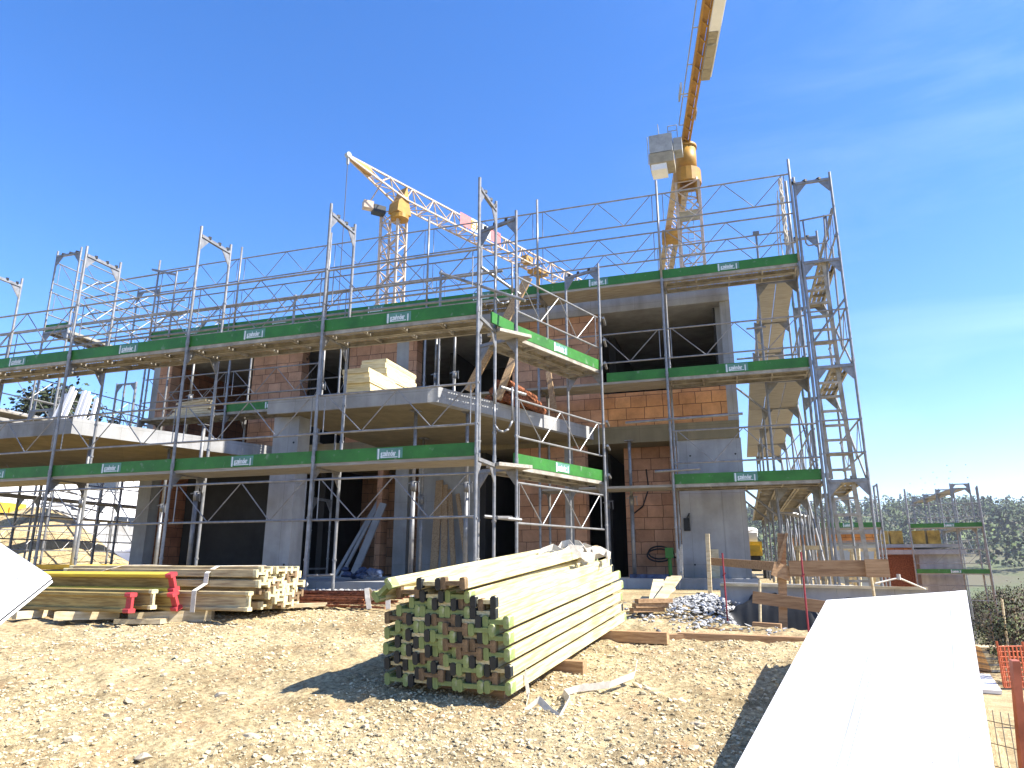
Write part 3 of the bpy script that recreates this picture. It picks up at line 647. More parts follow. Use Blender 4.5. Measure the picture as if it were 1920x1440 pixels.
    # leaning boards and diagonal plank at the corner
    mb=MB(); mb.bar((-4.02,10.2,2.72),(-3.02,10.3,4.6),.14,.05,up=(0,1,0)); solo(mb,'plank',M['planky'],'long plank leaning steeply behind the scaffold corner','plank')
    mb=MB(); mb.bar((-3.75,10.9,2.72),(-3.45,11.2,3.8),.12,.05,up=(0,1,0)); solo(mb,'plank',M['planky'],'short board leaning behind the green return boards','plank')
    mb=MB(); mb.bar((-3.05,12.0,2.72),(-3.2,12.2,3.5),.1,.05,up=(0,1,0)); solo(mb,'plank',M['planky'],'second, more upright board behind the green return boards','plank')
    # brown bundle on the terrace
    k=0
    for i in range(3):
        for j in range(4-i):
            mb=MB(); p=V((-4.0+.17*j+.085*i,11.1,2.79+.13*i)); mb.tube(p,p+V((.12,1.3,0)),.075,8)
            solo(mb,'timber_post',M['rust'],f'short brown round post, number {j+1} from the left in {["the bottom row","the middle row","the top row"][i]} on the terrace','post','brown posts heaped on the terrace')
    # planks leaning inside against the dark concrete wall
    for i,(x,w) in enumerate(((-5.9,.16),(-5.72,.13),(-5.55,.1),(-5.3,.08))):
        mb=MB(); mb.bar((x+.05*i,13.25,-.26),(x-.18-.06*i,13.86,1.75-.1*i),w,.045,up=(0,1,0)); solo(mb,'plank',M['planky'],['wide yellowish plank leaning on the grey wall behind the props','second plank leaning on the grey wall behind the props','narrow plank leaning on the grey wall behind the props','thin grey batten leaning at the right on the grey wall'][i],'plank','planks leaning on the shaded wall')
    for i,(a,b) in enumerate((((-8.3,13.5,-.26),(-7.65,14.1,1.4)),((-8.15,13.5,-.26),(-7.55,14.1,1.5)),((-7.75,13.3,-.26),(-7.4,13.85,1.3)))):
        mb=MB(); mb.bar(a,b,.07 if i<2 else .16,.04,up=(0,1,0)); solo(mb,'batten',M['conc'],['grey batten leaning left in the dark doorway','second grey batten leaning in the dark doorway','broad grey board leaning beside the brick pier'][i],'batten')
    # hose, plant pot and mesh by the brick recess
    mb=MB(); c=V((-1.55,14.3,.18))
    for q in range(2): mb.path([c+V((.24*math.cos(a*.35)*(1-.1*q),.02*q,.12*math.sin(a*.35)+.05*q)) for a in range(19)],.018,6)
    mb.path([c+V((.2,0,-.02)),c+V((.34,-.05,-.05)),c+V((.45,-.1,-.2)),c+V((.46,-.1,-.42))],.018,6); solo(mb,'hose',M['pipe'],'coiled black hose hanging on the brick recess wall','hose')
    mb=MB(); mb.path([V((-1.75,14.48,1.9)),V((-1.72,14.48,1.5)),V((-1.85,14.47,1.15)),V((-2.05,14.47,1.0))],.014,6); solo(mb,'cable',M['pipe'],'thin black cable looping down the brick recess wall','cable')
    tt=thing('tap_stand','green garden tap box with tubes at the foot of the scaffold pole','tap',(-1.22,13.4,-.24))
    mb=MB(); mb.box(-1.34,-1.2,13.32,13.45,.12,.3); mb.tube((-1.27,13.38,-.24),(-1.27,13.38,.12),.035,8); part(mb,'box',M['green'],tt)
    mb=MB(); 
    for i in range(5): mb.path([V((-1.14+.02*i,13.4,-.24)),V((-1.1+.015*i,13.38,.02+.03*i)),V((-1.16+.03*i,13.36,.2+.04*i))],.012,6)
    part(mb,'tube',M['strap'],tt)
    mb=MB(); mb.box(-2.0,-1.3,13.3,13.6,-.238,-.17); solo(mb,'timber',M['blue'],'dark timber lying on the concrete base below the brick wall','timber')
    # site stuff left under the terrace: blue heap
    mb=MB(); g=random.Random(8)
    for i in range(16): mb.rock((-6.35+g.uniform(-.35,.35),11.2+g.uniform(-.2,.2),-.2+g.uniform(0,.12)),.1,.08,.06,i)
    solo(mb,'wrap_heap',M['blue'],'heap of dark blue plastic wrap on the terrace base','plastic')
    mb=MB(); mb.rock((-6.25,9.35,-.28),.07,.06,.06,3); solo(mb,'ball_stone',M['whitep'],'small white lump at the scaffold foot','stone')
    # things standing on the left canopy
    g=random.Random(12)
    for i,(x,dx,h) in enumerate(((-14.05,.12,.95),(-13.85,.06,1.1),(-13.7,.0,1.0),(-13.35,-.08,.98),(-13.22,-.1,.95),(-13.1,-.14,.85),(-12.85,-.2,.78),(-13.55,.12,.5))):
        mb=MB(); mb.bar((x,11.0,2.7),(x+dx,11.25,2.7+h),.085,.045,up=(0,1,0)); solo(mb,'white_board',M['whitepaint'],f'white board propped upright on the left canopy, {["first","second","third","fourth","fifth","sixth","seventh","eighth"][i]} from the left' if i<7 else 'short white board lying against the others on the left canopy','board','white boards on the canopy')
    mb=MB(); mb.stone((-13.5,11.3,2.9),.22,.2,.22,4); solo(mb,'sack',M['whitepaint'],'white sack slumped between the boards on the canopy','sack')

# ---------------------------------------------------------------- beams
def chamf(x0,x1,z0,z1,c): return [(x0+c,z0),(x1-c,z0),(x1,z0+c),(x1,z1-c),(x1-c,z1),(x0+c,z1),(x0,z1-c),(x0,z0+c)]
def make_beam(kind,L,woodm):
    """I-section formwork beam, web flat, near end at local y=0"""
    r=link('formwork_beam',None); r.empty_display_size=.1; WL[r]=V((0,0,0))
    def pr(name,poly,y0,y1,m):
        mb=MB(); mb.prof(poly,(0,y0,0),(1,0,0),(0,0,1),(0,y1-y0,0)); return part(mb,name,M[m],r)
    for sx in (-1,1):
        x0,x1=(-.1,-.06) if sx<0 else (.06,.1)
        pr('flange',chamf(x0,x1,-.041,.041,.007),.012,L-.012,woodm)
    pr('web',[(-.061,-.0135),(.061,-.0135),(.061,.0135),(-.061,.0135)],.02,L-.02,'olive' if woodm=='beamy' else woodm)  # yellow beams get an olive web, its shadow painted as colour
    cm={'g':'cap_g','b':'cap_b','n':'cap_n','p':'cap_p','r':'cap_r'}[kind]
    for y0,y1 in ((-.0,.085 if kind in 'gr' else .045),(L-.06,L)):
        mb=MB(); e=.0022 if kind in 'grb' else .0012
        for sx in (-1,1):
            x0,x1=(-.1,-.06) if sx<0 else (.06,.1)
            mb.prof(chamf(x0-e,x1+e,-.041-e,.041+e,.012 if kind in 'gb' else .008),(0,y0,0),(1,0,0),(0,0,1),(0,y1-y0,0))
            if kind=='b': part(mb,'end_cap',M[cm],r); mb=MB()
        if kind!='b': mb.prof([(-.0595,-.0135-e),(.0595,-.0135-e),(.0595,.0135+e),(-.0595,.0135+e)],(0,y0+.004,0),(1,0,0),(0,0,1),(0,y1-y0-.006,0))
        if kind!='b': part(mb,'end_cap',M[cm],r)
    return r
PROTO={}
def beam(kind,L,woodm,mw,label,group):
    k=(kind,L,woodm)
    if k not in PROTO: PROTO[k]=o=make_beam(*k)
    else: o=copy_tree(PROTO[k])
    o.matrix_world=mw; o['label']=label; o['category']='beam'; o['group']=group; o['kind']='thing'; return o
ORD=['lowest','second','third','fourth','fifth','sixth','seventh','eighth','ninth','tenth','eleventh','twelfth']
ORC=['rightmost','second','third','fourth','fifth','sixth','seventh']
KW={'g':'green','b':'black','n':'brown','p':'pale','r':'red'}
def basis(o,axis):
    a=V(axis).normalized(); r=a.cross(V((0,0,1))).normalized(); u=r.cross(a)
    return Matrix((( r.x,a.x,u.x,o[0]),(r.y,a.y,u.y,o[1]),(r.z,a.z,u.z,o[2]),(0,0,0,1)))
def build_beams():
    g=random.Random(41)
    # middle stack, near ends facing the viewer
    O=V((-1.56,4.84,-.855)); B=basis(O,(.126,.985,.104))
    right='gbggg'; pool='gggggbbbbnn'; g2=random.Random(12)
    rows=[(r,[c for c in range(5 if r%2==0 else 4)]) for r in range(10)]+[(10,[1,2,3]),(11,[1,2])]
    for r,cs in rows:
        for c in cs:
            kd=right[r//2] if (r%2==0 and c==0 and r<10) else ('g' if (r==0 and c<3) else g2.choice(pool))
            jy=g.uniform(-.02,.02) if c or r%2 else g.uniform(-.01,.01)
            m=B@Matrix.Translation((-.1-.208*c-(.104 if r%2 else 0),jy+(.03 if r>=9 else 0),.041+.0537*r))@Matrix.Rotation(g.uniform(-.003,.003)+(g.uniform(-.03,.03) if r>9 else 0),4,'Z')
            cn='rightmost' if c==0 else ORC[c]+' from the right'
            beam(kd,2.75+(.08 if (c+r)%3==0 else 0),'beam',m,f'{KW[kd]}-ended beam of the middle stack, {ORD[r]} course up, {cn} in its course','beams in the middle stack')
    tops=[('b',(-.20,.02,.60),0,'black-capped beam lying on top of the middle stack, nearest its right edge'),('b',(-.62,-.02,.725),-.02,'black-capped beam on top of the middle stack, next to the tilted one'),
          ('n',(-.40,-.05,.735),-.035,'brown-ended beam topmost on the middle stack'),('n',(-.845,.05,.655),.0,'brown-ended beam on the middle stack beside the tilted green one')]
    for kd,p,rz,l in tops: beam(kd,2.75,'beam',B@Matrix.Translation(p)@Matrix.Rotation(rz,4,'Z'),l,'beams in the middle stack')
    beam('g',2.75,'beam',B@Matrix.Translation((-1.0,-.06,.68))@Matrix.Rotation(-.085,4,'Z')@Matrix.Rotation(R(-38),4,'Y'),'green-ended beam tilted over the left top edge of the middle stack','beams in the middle stack')
    # timbers under the stack, straps
    for i,(y,x1,x0) in enumerate(((.25,-.15,-1.0),(1.05,.16,-1.0),(2.3,.55,-.95))):
        mb=MB(); a=B@V((x0,y,-.052)); b=B@V((x1,y,-.052)); mb.bar(a,b,.1,.1)
        solo(mb,'bearer',M['plank'],['timber bearer under the near end of the middle beam stack','timber bearer sticking out under the middle of the beam stack','long timber bearer sticking out behind the middle beam stack'][i],'timber')
    mb=MB(); mb.band([B@V(p) for p in ((.01,.22,.1),(.03,.22,-.05),(.04,.12,-.13),(.08,.02,-.1),(.16,.1,-.04),(.26,.06,-.1),(.34,.0,-.11),(.38,.08,-.03),(.33,.22,-.06),(.22,.4,-.07),(.3,.5,-.06),(.5,.62,-.05),(.62,.85,-.03),(.6,1.0,.02))],.05,(.3,.2,1),.004)
    solo(mb,'lifting_strap',M['strap'],'dirty white strap lying loose on the gravel by the middle stack','strap')
    mb=MB(); gg=random.Random(3)
    for k in range(7):
        c=V((-.12-.09*k+gg.uniform(-.05,.05),2.3+gg.uniform(-.25,.3),.62+gg.uniform(0,.1))); pts=[]
        for a in range(9):
            th=a*.85+k; pts.append(B@(c+V((.14*math.cos(th),.13*math.sin(th*1.3+k),.055*math.sin(th*1.7)+.01*a))))
        mb.band(pts,.07,(gg.uniform(-.6,.6),gg.uniform(-.3,.3),1),.004)
    solo(mb,'strap_tangle',M['strap'],'tangle of dirty white straps on the far end of the middle stack','strap')
    # left strapped pile: beams along X, right ends seen
    O=V((-4.98,6.57,-.475)); B=basis(O,(-1,.0,.004)); kk='pnppppnppp'
    for i,(x,z,L) in enumerate(((-4.99,-.375,2.5),)):
        beam('p',2.75,'beamold',basis((x,6.5,z),(-1,.0,.0))@Matrix.Rotation(R(90),4,'Y'),'weathered beam standing on edge along the bottom front of the strapped pile','beams in the strapped left pile')
    for r in range(8):
        for c in range(5 if r%2==0 else 4):
            if c==0 and r in(0,1,2): continue
            kd=kk[(c*3+r*2)%10]; jy=g.uniform(-.05,.05)+.03*c
            m=B@Matrix.Translation((.1+.208*c+(.104 if r%2 else 0),jy,.041+.0537*r+(.02 if c==0 and r%2==0 else 0)))@Matrix.Rotation(g.uniform(-.006,.006),4,'Z')
            beam(kd,2.75,'beamold',m,f'weathered {KW[kd]}-ended beam, {ORD[r]} course up, {["front","second","third","fourth","fifth"][c]} row of the strapped left pile','beams in the strapped left pile')
    for q,(x,w) in enumerate(((-5.62,.05),(-6.95,.05))):
        mb=MB(); y0,y1=(6.385,7.55) if not q else (6.5,7.55)
        pts=[V((x,y0-.006,-.49)),V((x,y0-.01,-.27)),V((x-.01,y0+.16,-.2)),V((x-.01,y0+.165,-.09)),V((x-.01,y0+.2,-.065)),V((x+.02,y0+.3,-.012)),V((x+.04,y1-.1,-.008)),V((x+.05,y1+.05,-.05)),V((x+.05,y1+.1,-.2))]
        if q: pts=[V((x-.25,y0+.03,-.14)),V((x-.2,y0+.035,-.09)),V((x-.12,y0+.06,-.06)),V((x,y0+.2,-.01)),V((x+.1,y0+.5,-.008)),V((x+.15,y0+.9,-.02))]
        mb.band(pts,.06 if not q else .045,(1,0,0) if not q else (.6,-.5,.2),.004)
        solo(mb,'lifting_strap',M['strap'],['broad pale strap round the right end of the left beam pile','narrow loose strap over the left end of the left beam pile'][q],'strap')
    # yellow red-ended beams in front of it, standing on edge
    for i,(x,y,z,L,wd,lab) in enumerate(((-6.10,6.05,-.385,2.4,'olive','olive beam standing on edge in front, with red end, nearest the viewer'),(-5.97,6.20,-.355,2.4,'olive','olive beam standing on edge just behind the nearest red-ended one'),(-5.80,6.35,-.375,2.4,'olive','red-ended beam low behind the two olive ones'),(-5.84,6.33,-.18,2.4,'beamy','bright yellow beam with red end on top of the front row'))):
        m=basis((x,y,z),(-1,.09,.0))@Matrix.Rotation(R((90,88,66,70)[i]),4,'Y')
        beam('r' if i!=1 else 'p',L,wd,m,lab,'red-ended beams in front')
    mb=MB(); 
    for z in (-.53,): mb.bar((-7.6,5.95,-.535),(-7.5,6.5,-.53),.09,.08); 
    solo(mb,'bearer',M['pale'],'pale bearer under the left end of the olive beams','timber')
    mb=MB(); mb.bar((-7.05,5.98,-.53),(-6.55,6.35,-.53),.11,.085); solo(mb,'bearer',M['pale'],'short pale block sticking out under the olive beams','timber')
    mb=MB(); mb.bar((-6.33,6.27,-.56),(-5.55,6.62,-.53),.12,.12); mb.bar((-6.42,6.2,-.585),(-5.9,6.3,-.58),.14,.05); solo(mb,'bearer',M['pale'],'sunlit squared timber lying diagonally at the corner of the left pile','timber')
    mb=MB(); mb.bar((-5.7,7.1,-.5),(-4.85,7.75,-.46),.16,.04); solo(mb,'plank',M['pale'],'pale plank under the right end of the left beam pile','plank')
    # rusty bars
    for i in range(44):
        mb=MB(); y=7.7+g.uniform(0,1.0); z=float(near_z(-5,y))+.03+g.uniform(0,.10)*(1-abs(y-8.2)); x0=-5.75+g.uniform(-.5,.2); x1=-4.3+g.uniform(-.2,.3)
        mb.bar((x0,y+g.uniform(-.15,.15),z+g.uniform(-.02,.03)),(x1,y+g.uniform(-.2,.2),z+g.uniform(-.02,.03)),.02,.016)
        solo(mb,'steel_bar',M['rust'],'rusty flat steel bar in the loose bundle between the two beam stacks','steel bar','rusty bars between the beam stacks')
    for q,(x,y) in enumerate(((-4.3,7.75),(-4.2,7.8))):
        mb=MB(); mb.band([V((x,y+.1,-.42)),V((x+.03,y,-.3)),V((x+.02+.08*q,y-.06,-.27)),V((x+.06+.14*q,y-.1,-.38)),V((x+.1+.12*q,y-.12,-.5))],.06,(1,.1,.2),.004)
        solo(mb,'lifting_strap',M['strap'],['white strap loop over the right end of the rusty bars','second white strap loop beside it at the right of the rusty bars'][q],'strap')
    # broken planks behind the middle stack
    for i in range(9):
        mb=MB(); a=g.uniform(-.35,.25); x=-1.28+.04*i; y=8.55+.12*(i%4); z=float(gz(x,y))+.04+.035*(i//2); d=V((math.sin(a)*.5+.12,math.cos(a)*.75,.1+.02*i))
        mb.bar(V((x,y,z)),V((x,y,z))+d,.13,.028); solo(mb,'broken_board',M['pale'],'pale splintered board in the heap between the middle stack and the grey gravel','board','splintered boards by the gravel heap')
    for i in range(3):
        mb=MB(); mb.bar((-1.25+.03*i,8.35,-.50+.05*i),(-.93+.05*i,8.6,-.5+.05*i),.1,.045); solo(mb,'offcut',M['plank'],['lowest','middle','top'][i]+' brown offcut under the splintered boards','offcut','brown offcuts by the gravel heap')
    # planks on the ground
    for a,b,w,h,l in (((-.93,7.32,-.71),(-.62,7.4,-.70),.12,.09,'short squared timber on the soil in line with the plank'),((-.66,7.42,-.70),(.52,7.52,-.72),.12,.11,'long plank on edge lying on the soil below the barrier'),((-.4,8.0,-.66),(.12,7.85,-.69),.02,.05,'thin batten lying on the soil by the gravel heap'),((.05,8.25,-.62),(.33,8.2,-.63),.1,.06,'short pale board at the foot of the barrier post')):
        mb=MB(); mb.bar(a,b,w,h); solo(mb,'plank',M['plank'],l,'plank')

# ---------------------------------------------------------------- barrier, panels, fence
def build_front():
    t=thing('plank_barrier','wooden barrier of posts and brown planks at the edge of the pit','barrier',(.34,8.35,-.66))
    def p_(name,*bars,m='plank'):
        mb=MB(); 
        for b in bars: mb.bar(*b)
        part(mb,name,M[m],t)
    p_('post',((.335,8.42,-.95),(.43,8.42,.335),.085,.085)); p_('post',((-.52,11.6,-.5),(-.50,11.6,.47),.16,.06),m='pale')
    p_('rail',((.47,8.33,-.04),(1.40,8.27,-.034),.028,.165)); p_('rail',((.30,8.31,-.035),(.48,8.36,-.1),.026,.15)); p_('rail',((.36,8.47,-.02),(-.42,10.6,.045),.03,.10))
    p_('rail',((.07,8.37,-.34),(.85,8.33,-.44),.028,.125)); p_('rail',((1.2,8.22,-.035),(1.42,8.22,-.035),.03,.18)); p_('rail',((.36,8.34,.0),(.48,8.34,.335),.06,.03))
    for (a,b,l) in (((-.215,8.6,-.75),(-.22,8.6,.13),'red rod standing left of the barrier post'),((.58,8.05,-.85),(.585,8.1,.13),'red rod standing right of the barrier post')):
        mb=MB(); mb.tube(a,b,.0095,8); mb.tube((a[0]-.02,a[1],b[2]-.25),(a[0]+.02,a[1],b[2]-.22),.007,6); solo(mb,'marker_rod',M['redrod'],l,'rod','red rods at the barrier')
    mb=MB(); mb.tube((.12,9.05,-.9),(.17,9.05,-.18),.016,8); solo(mb,'pale_rod',M['pale'],'pale peg standing in the pit behind the lower plank','peg')
    mb=MB(); mb.bar((-.3,9.72,-.45),(1.05,9.62,-.47),.16,.46); mb.bar((1.05,9.62,-.47),(2.0,9.55,-.5),.162,.46); solo(mb,'low_wall',M['conc'],'low pale concrete wall edge running behind the barrier','wall')
    mb=MB(); mb.bar((-.3,9.6,-.245),(2.0,9.42,-.265),.04,.03); solo(mb,'edge_board',M['pale'],'pale edge board along the top of the low wall','board')
    mb=MB(); mb.tube((1.32,8.6,-.75),(1.3,8.6,-.05),.014,8); solo(mb,'peg',M['pale'],'pale yellow peg below the right end of the barrier','peg')
    mb=MB(); mb.path([V((1.36,8.8,-.2)),V((1.62,8.9,-.14)),V((1.95,9.3,-.27))],.01,6); mb.tube((1.62,8.9,-.16),(1.62,8.9,-.1),.02,6); solo(mb,'cable',M['strap'],'thin pale cable strung beyond the barrier','cable')
    xs=np.linspace(-.6,1.75,110); ys=np.linspace(8.72,9.60,44)
    def mz(x,y):
        f=sstep(9.25,9.55,y); lip=.13+.06*np.sin(x*6.1)+.05*np.sin(x*11+1)+.12*vnoise(x/.12,y/.12,63)
        return near_z(x,y)*(1-f)+f*(-.62+lip)+.05+.09*vnoise(x/.16,y/.16,61)+.05*vnoise(x/.06,y/.06,62)
    me=grid_mesh('pit_membrane',xs,ys,mz,[M['dark']]); tag(link('pit_membrane',me),'crumpled black sheeting lining the pit behind the plank barrier','sheeting')
    mb=MB(); g=random.Random(4)   # rubble and roots in the pit
    for i in range(40):
        x=g.uniform(-.2,1.6); y=g.uniform(8.2,8.8); mb.rock((x,y,float(gz(x,y))+.02),g.uniform(.02,.07),g.uniform(.02,.06),g.uniform(.02,.05),i)
    solo(mb,'pit_rubble',M['stone'],'dark rubble lying in the pit behind the barrier','rubble',kind='stuff')
    # white panel on the right: sloping up and away
    t=thing('white_sheet','large white board sloping away at the lower right','panel',(.85,5,-.9))
    P=[V((.632,6.528,-.282)),V((1.751,6.919,-.207)),V((.84,3.312,-.942)),V((-.265,2.975,-1.015))]
    # plane through three corners; the board itself
    A,Bq=P[0],P[1]
    def on(px):  return px
    nrm=(P[1]-P[0]).cross(P[3]-P[0]).normalized(); nrm=-nrm if nrm.z<0 else nrm
    mb=MB(); d=nrm*.045; q=[P[0],P[1],P[2],P[3]]
    mb.add([p-d for p in q]+q,[(0,3,2,1)[::-1],(4,5,6,7)[::-1],(0,1,5,4),(1,2,6,5),(2,3,7,6),(3,0,4,7)]); part(mb,'board',M['whitep'],t)
    mb=MB()
    for f0,f1,w_ in ((.42,.40,.004),(.46,.44,.002),(.88,.87,.003)):
        a0=P[0]+(P[1]-P[0])*f0+nrm*.001; b0=P[3]+(P[2]-P[3])*f1+nrm*.001; mb.bar(a0,b0,w_*2,.001,up=nrm)
    part(mb,'groove',M['crane_g'],t)
    mb=MB(); a0=P[1]+(P[0]-P[1])*.075+nrm*.002; b0=P[2]+(P[3]-P[2])*.06+nrm*.002; w=(P[0]-P[1]).normalized()*.012
    a1=P[1]+nrm*.002-w*.0; b1=P[2]+nrm*.002
    mb.add([a0,a1,b1,b0,a0-nrm*.006,a1-nrm*.006,b1-nrm*.006,b0-nrm*.006],[(0,1,2,3),(0,4,5,1),(1,5,6,2),(2,6,7,3),(3,7,4,0)]); part(mb,'edge_strip',M['whitep'],t)
    mb=MB(); mb.bar((.78,6.35,-1.1),(.78,6.35,-.40),.1,.1); mb.bar((1.5,6.6,-3.3),(1.5,6.6,-.35),.1,.1); part(mb,'leg',M['plank'],t)
    # white panel on the left, only its pointed corner in view
    t=thing('white_sheet','white board with a scuffed corner pointing in from the left edge','panel',(-3.1,2.3,-.4))
    c=V((-2.84,2.356,-.047)); u=V((-.80,.35,.156)); w=V((.086,-.258,-.145))
    mb=MB(); n=u.cross(w).normalized(); n=-n if n.z<0 else n; q=[c,c+u*2.2,c+u*2.2+w*3,c+w*3]; d=n*.03
    mb.add([p-d for p in q]+q,[(0,1,2,3),(4,5,6,7),(0,1,5,4),(1,2,6,5),(2,3,7,6),(3,0,4,7)]); part(mb,'board',M['whitep'],t)
    mb=MB(); e=n*.003
    for a,b in ((c,c+u*2.2),(c,c+w*3)): mb.bar(a-d*.5,b-d*.5,.003,.006)
    part(mb,'edge_seam',M['dark'],t)
    mb=MB(); mb.bar(c+u*1.6+w*1.2-d,V((-4.1,2.4,-1.3)),.1,.1); part(mb,'leg',M['plank'],t)
    # mesh fence right
    t=thing('mesh_fence','wire mesh fence panel with a red-brown post at the right edge','fence',(1.6,5.2,-3))
    mb=MB(); mb.bar((1.39,5.3,-2.6),(1.44,4.95,-.53),.04,.04); part(mb,'post',M['fpost'],t)
    mb=MB(); 
    a=V((1.10,5.6,-2.6)); b=V((1.60,4.92,-2.6))
    for i in range(18):
        f=i/17; p=a+(b-a)*f; mb.tube(p,p+V((0,0,1.75)),.003,5,caps=False)
    for j in range(14):
        z=.06+.125*j; mb.tube(a+V((0,0,z)),b+V((0,0,z)),.003,5,caps=False)
    a2=V((1.62,4.9,-2.6)); b2=V((2.3,4.2,-2.6))
    for i in range(18):
        f=i/17; p=a2+(b2-a2)*f; mb.tube(p,p+V((0,0,1.75)),.003,5,caps=False)
    for j in range(14):
        z=.06+.125*j; mb.tube(a2+V((0,0,z)),b2+V((0,0,z)),.003,5,caps=False)
    part(mb,'wire_mesh',M['wire'],t)
    # orange net further off
    for (p,q,h,l) in (((7.15,25.9,-3.55),(8.7,26.6,-3.6),1.15,'sagging orange safety net on the lower street'),((5.3,18.6,-3.3),(6.1,18.9,-3.35),.45,'second orange safety net nearer the scaffold foot')):
        mb=MB(); p=V(p);q=V(q); n=26
        for i in range(n+1):
            f=i/n; a=p+(q-p)*f; mb.tube(a,a+V((.02*math.sin(i*3),0,h)),.022,5,caps=False)
        for j in range(9): mb.tube(p+V((0,0,h*j/8)),q+V((0,0,h*j/8+.05*math.sin(j))),.02,5,caps=False)
        for i in (0,n//2,n):
            a=p+(q-p)*(i/n); mb.tube(a,a+V((0,0,h+.15)),.03,6)
        solo(mb,'safety_net',M['orange'],l,'safety net','orange nets on the lower street')

# ---------------------------------------------------------------- cranes
def lattice_mast(mb,c,w,z0,z1,step,r=.075,r2=.035):
    h=w/2; cs=[(-h,-h),(h,-h),(h,h),(-h,h)]; P=lambda i,z: V((c[0]+cs[i%4][0],c[1]+cs[i%4][1],z))
    for i in range(4): mb.bar(P(i,z0),P(i,z1),r*1.6,r*1.6)
    z=z0; k=0
    while z<z1-.1:
        zt=min(z+step,z1)
        for i in range(4):
            a,b=(i,i+1) if k%2==0 else (i+1,i)
            mb.tube(P(a,z),P(b,zt),r2,5,caps=False); mb.tube(P(i,zt),P(i+1,zt),r2*.8,5,caps=False)
        z=zt; k+=1
def build_cranes():
    t=thing('tower_crane','distant tower crane with a pale lattice jib and a red and white sign','crane',(-24,44.4,-3))
    mb=MB(); lattice_mast(mb,(-24.05,44.6),1.45,-3,26.6,1.3,.11,.06); part(mb,'tower',M['crane_w'],t)
    d=V((.376,.927,0)); n=V((.927,-.376,0)); tip=V((-25.18,39.47,29.0))
    J=lambda s,o,z: tip+d*s+n*o+V((0,0,z))
    mb=MB(); zb=lambda s: -.25-1.35*min(1,s/5.2)
    wd=lambda s: .12+.5*min(1,s/5.2)
    S=[1.6+1.15*i for i in range(25)]
    mb.bar(J(0,0,0),J(30,0,0),.13,.13)
    for o in (-1,1):
        mb.bar(J(0,o*.1,-.2),J(5.2,o*wd(5.2),zb(5.2)),.12,.12); mb.bar(J(5.2,o*wd(5.2),zb(5.2)),J(30,o*.62,-1.5),.12,.12)
        for i in range(len(S)-1):
            s0,s1=S[i],S[i+1]
            if i%2: mb.tube(J(s0,o*wd(s0),zb(s0)),J(s1,0,0),.06,5,caps=False)
            else: mb.tube(J(s0,0,0),J(s1,o*wd(s1),zb(s1)),.06,5,caps=False)
    for i in range(len(S)-1):
        a,b=S[i],S[i+1]; mb.tube(J(a,-wd(a),zb(a)),J(b,wd(b),zb(b)),.04,5,caps=False); mb.tube(J(b,-wd(b),zb(b)),J(b,wd(b),zb(b)),.04,5,caps=False)
    part(mb,'jib',M['crane_w'],t)
    mb=MB(); mb.add([J(.15,0,.08),J(.15,-.12,-.25),J(.15,.12,-.25),J(2.0,0,.08),J(2.0,-.3,-.72),J(2.0,.3,-.72)],[(0,1,2),(5,4,3),(0,3,4,1),(1,4,5,2),(2,5,3,0)]); part(mb,'jib_nose',M['crane_y'],t)
    mb=MB(); mb.tube(J(-.1,-.15,0),J(-.1,.15,0),.22,12); mb.bar(J(-.1,0,-.2),J(-.1,0,-.75),.16,.16); part(mb,'pulley',M['crane_g'],t)
    mb=MB(); mb.tube(J(-.1,0,-.7),J(-.1,.0,-14),.03,5); part(mb,'rope',M['rope'],t)
    mb=MB(); c=J(5.0,0,-2.0)
    mb.prof([(-.7,-.75),(.7,-.75),(.45,.2),(.18,1.6),(-.12,.7),(-.6,.1)],c-n*.55,d,V((0,0,1)),n*1.1); part(mb,'slewing_head',M['crane_y'],t)
    mb=MB(); mb.tube(c+V((0,0,-1.15)),c+V((0,0,-.8)),.7,16); part(mb,'slewing_ring',M['crane_y'],t)
    mb=MB(); mb.bar(c-d*.8-n*.9+V((0,0,-.5)),c-d*1.7-n*1.2+V((0,0,-.5)),.7,.6); part(mb,'winch',M['dark'],t)
    mb=MB(); mb.bar(c-d*1.7-n*1.2+V((0,0,-.3)),c-d*2.4-n*1.5+V((0,0,-.3)),.6,.6); part(mb,'ballast_block',M['crane_w'],t)
    mb=MB(); mb.tube(c-d*1.9-n*1.3+V((0,0,.1)),J(3.4,0,-.2),.05,5); part(mb,'stay',M['crane_w'],t)
    # sign
    mb=MB(); a=J(11.0,.66,-1.32);b=J(16.2,.66,-1.36)
    def q(f0,f1,m,o=.0,z0=0,z1=1.15): 
        p0=a+(b-a)*f0+n*o; p1=a+(b-a)*f1+n*o; k=V((0,0,1)); mb.add([p0+k*z0,p1+k*z0,p1+k*z1,p0+k*z1],[(0,1,2,3)],m)
    q(0,.27,0); q(.27,.74,1); q(.74,1,0)
    vs,fs=text_shape('Ehm',1.1,.02); mb.add([a+(b-a).normalized()*(1.25+x*1.15)+n*.01+V((0,0,.2+y)) for x,y,_ in vs],fs,2)
    part(mb,'sign',[M['red'],M['white'],M['crane_y']],t)
    mb=MB(); c=J(22.5,0,-1.7); mb.bar(c-d*.9,c+d*.9,1.2,.35); mb.bar(c-V((0,0,.2)),c-V((0,0,1.3)),.3,.3); mb.bar(c-d*2.2+V((0,0,.7)),c-d*1.2+V((0,0,.7)),.7,.7); part(mb,'trolley',M['crane_y'],t)
    # --- second crane, jib pointing towards and over the viewer
    t=thing('tower_crane','near yellow tower crane whose counter-jib and hanging blocks pass overhead at the top','crane',(-1.7,45.1,-4))
    c=(-1.66,45.1)
    mb=MB(); lattice_mast(mb,c,1.5,-4,25.4,1.6,.11,.05); 
    part(mb,'tower',M['crane_w'],t)
    mb=MB()
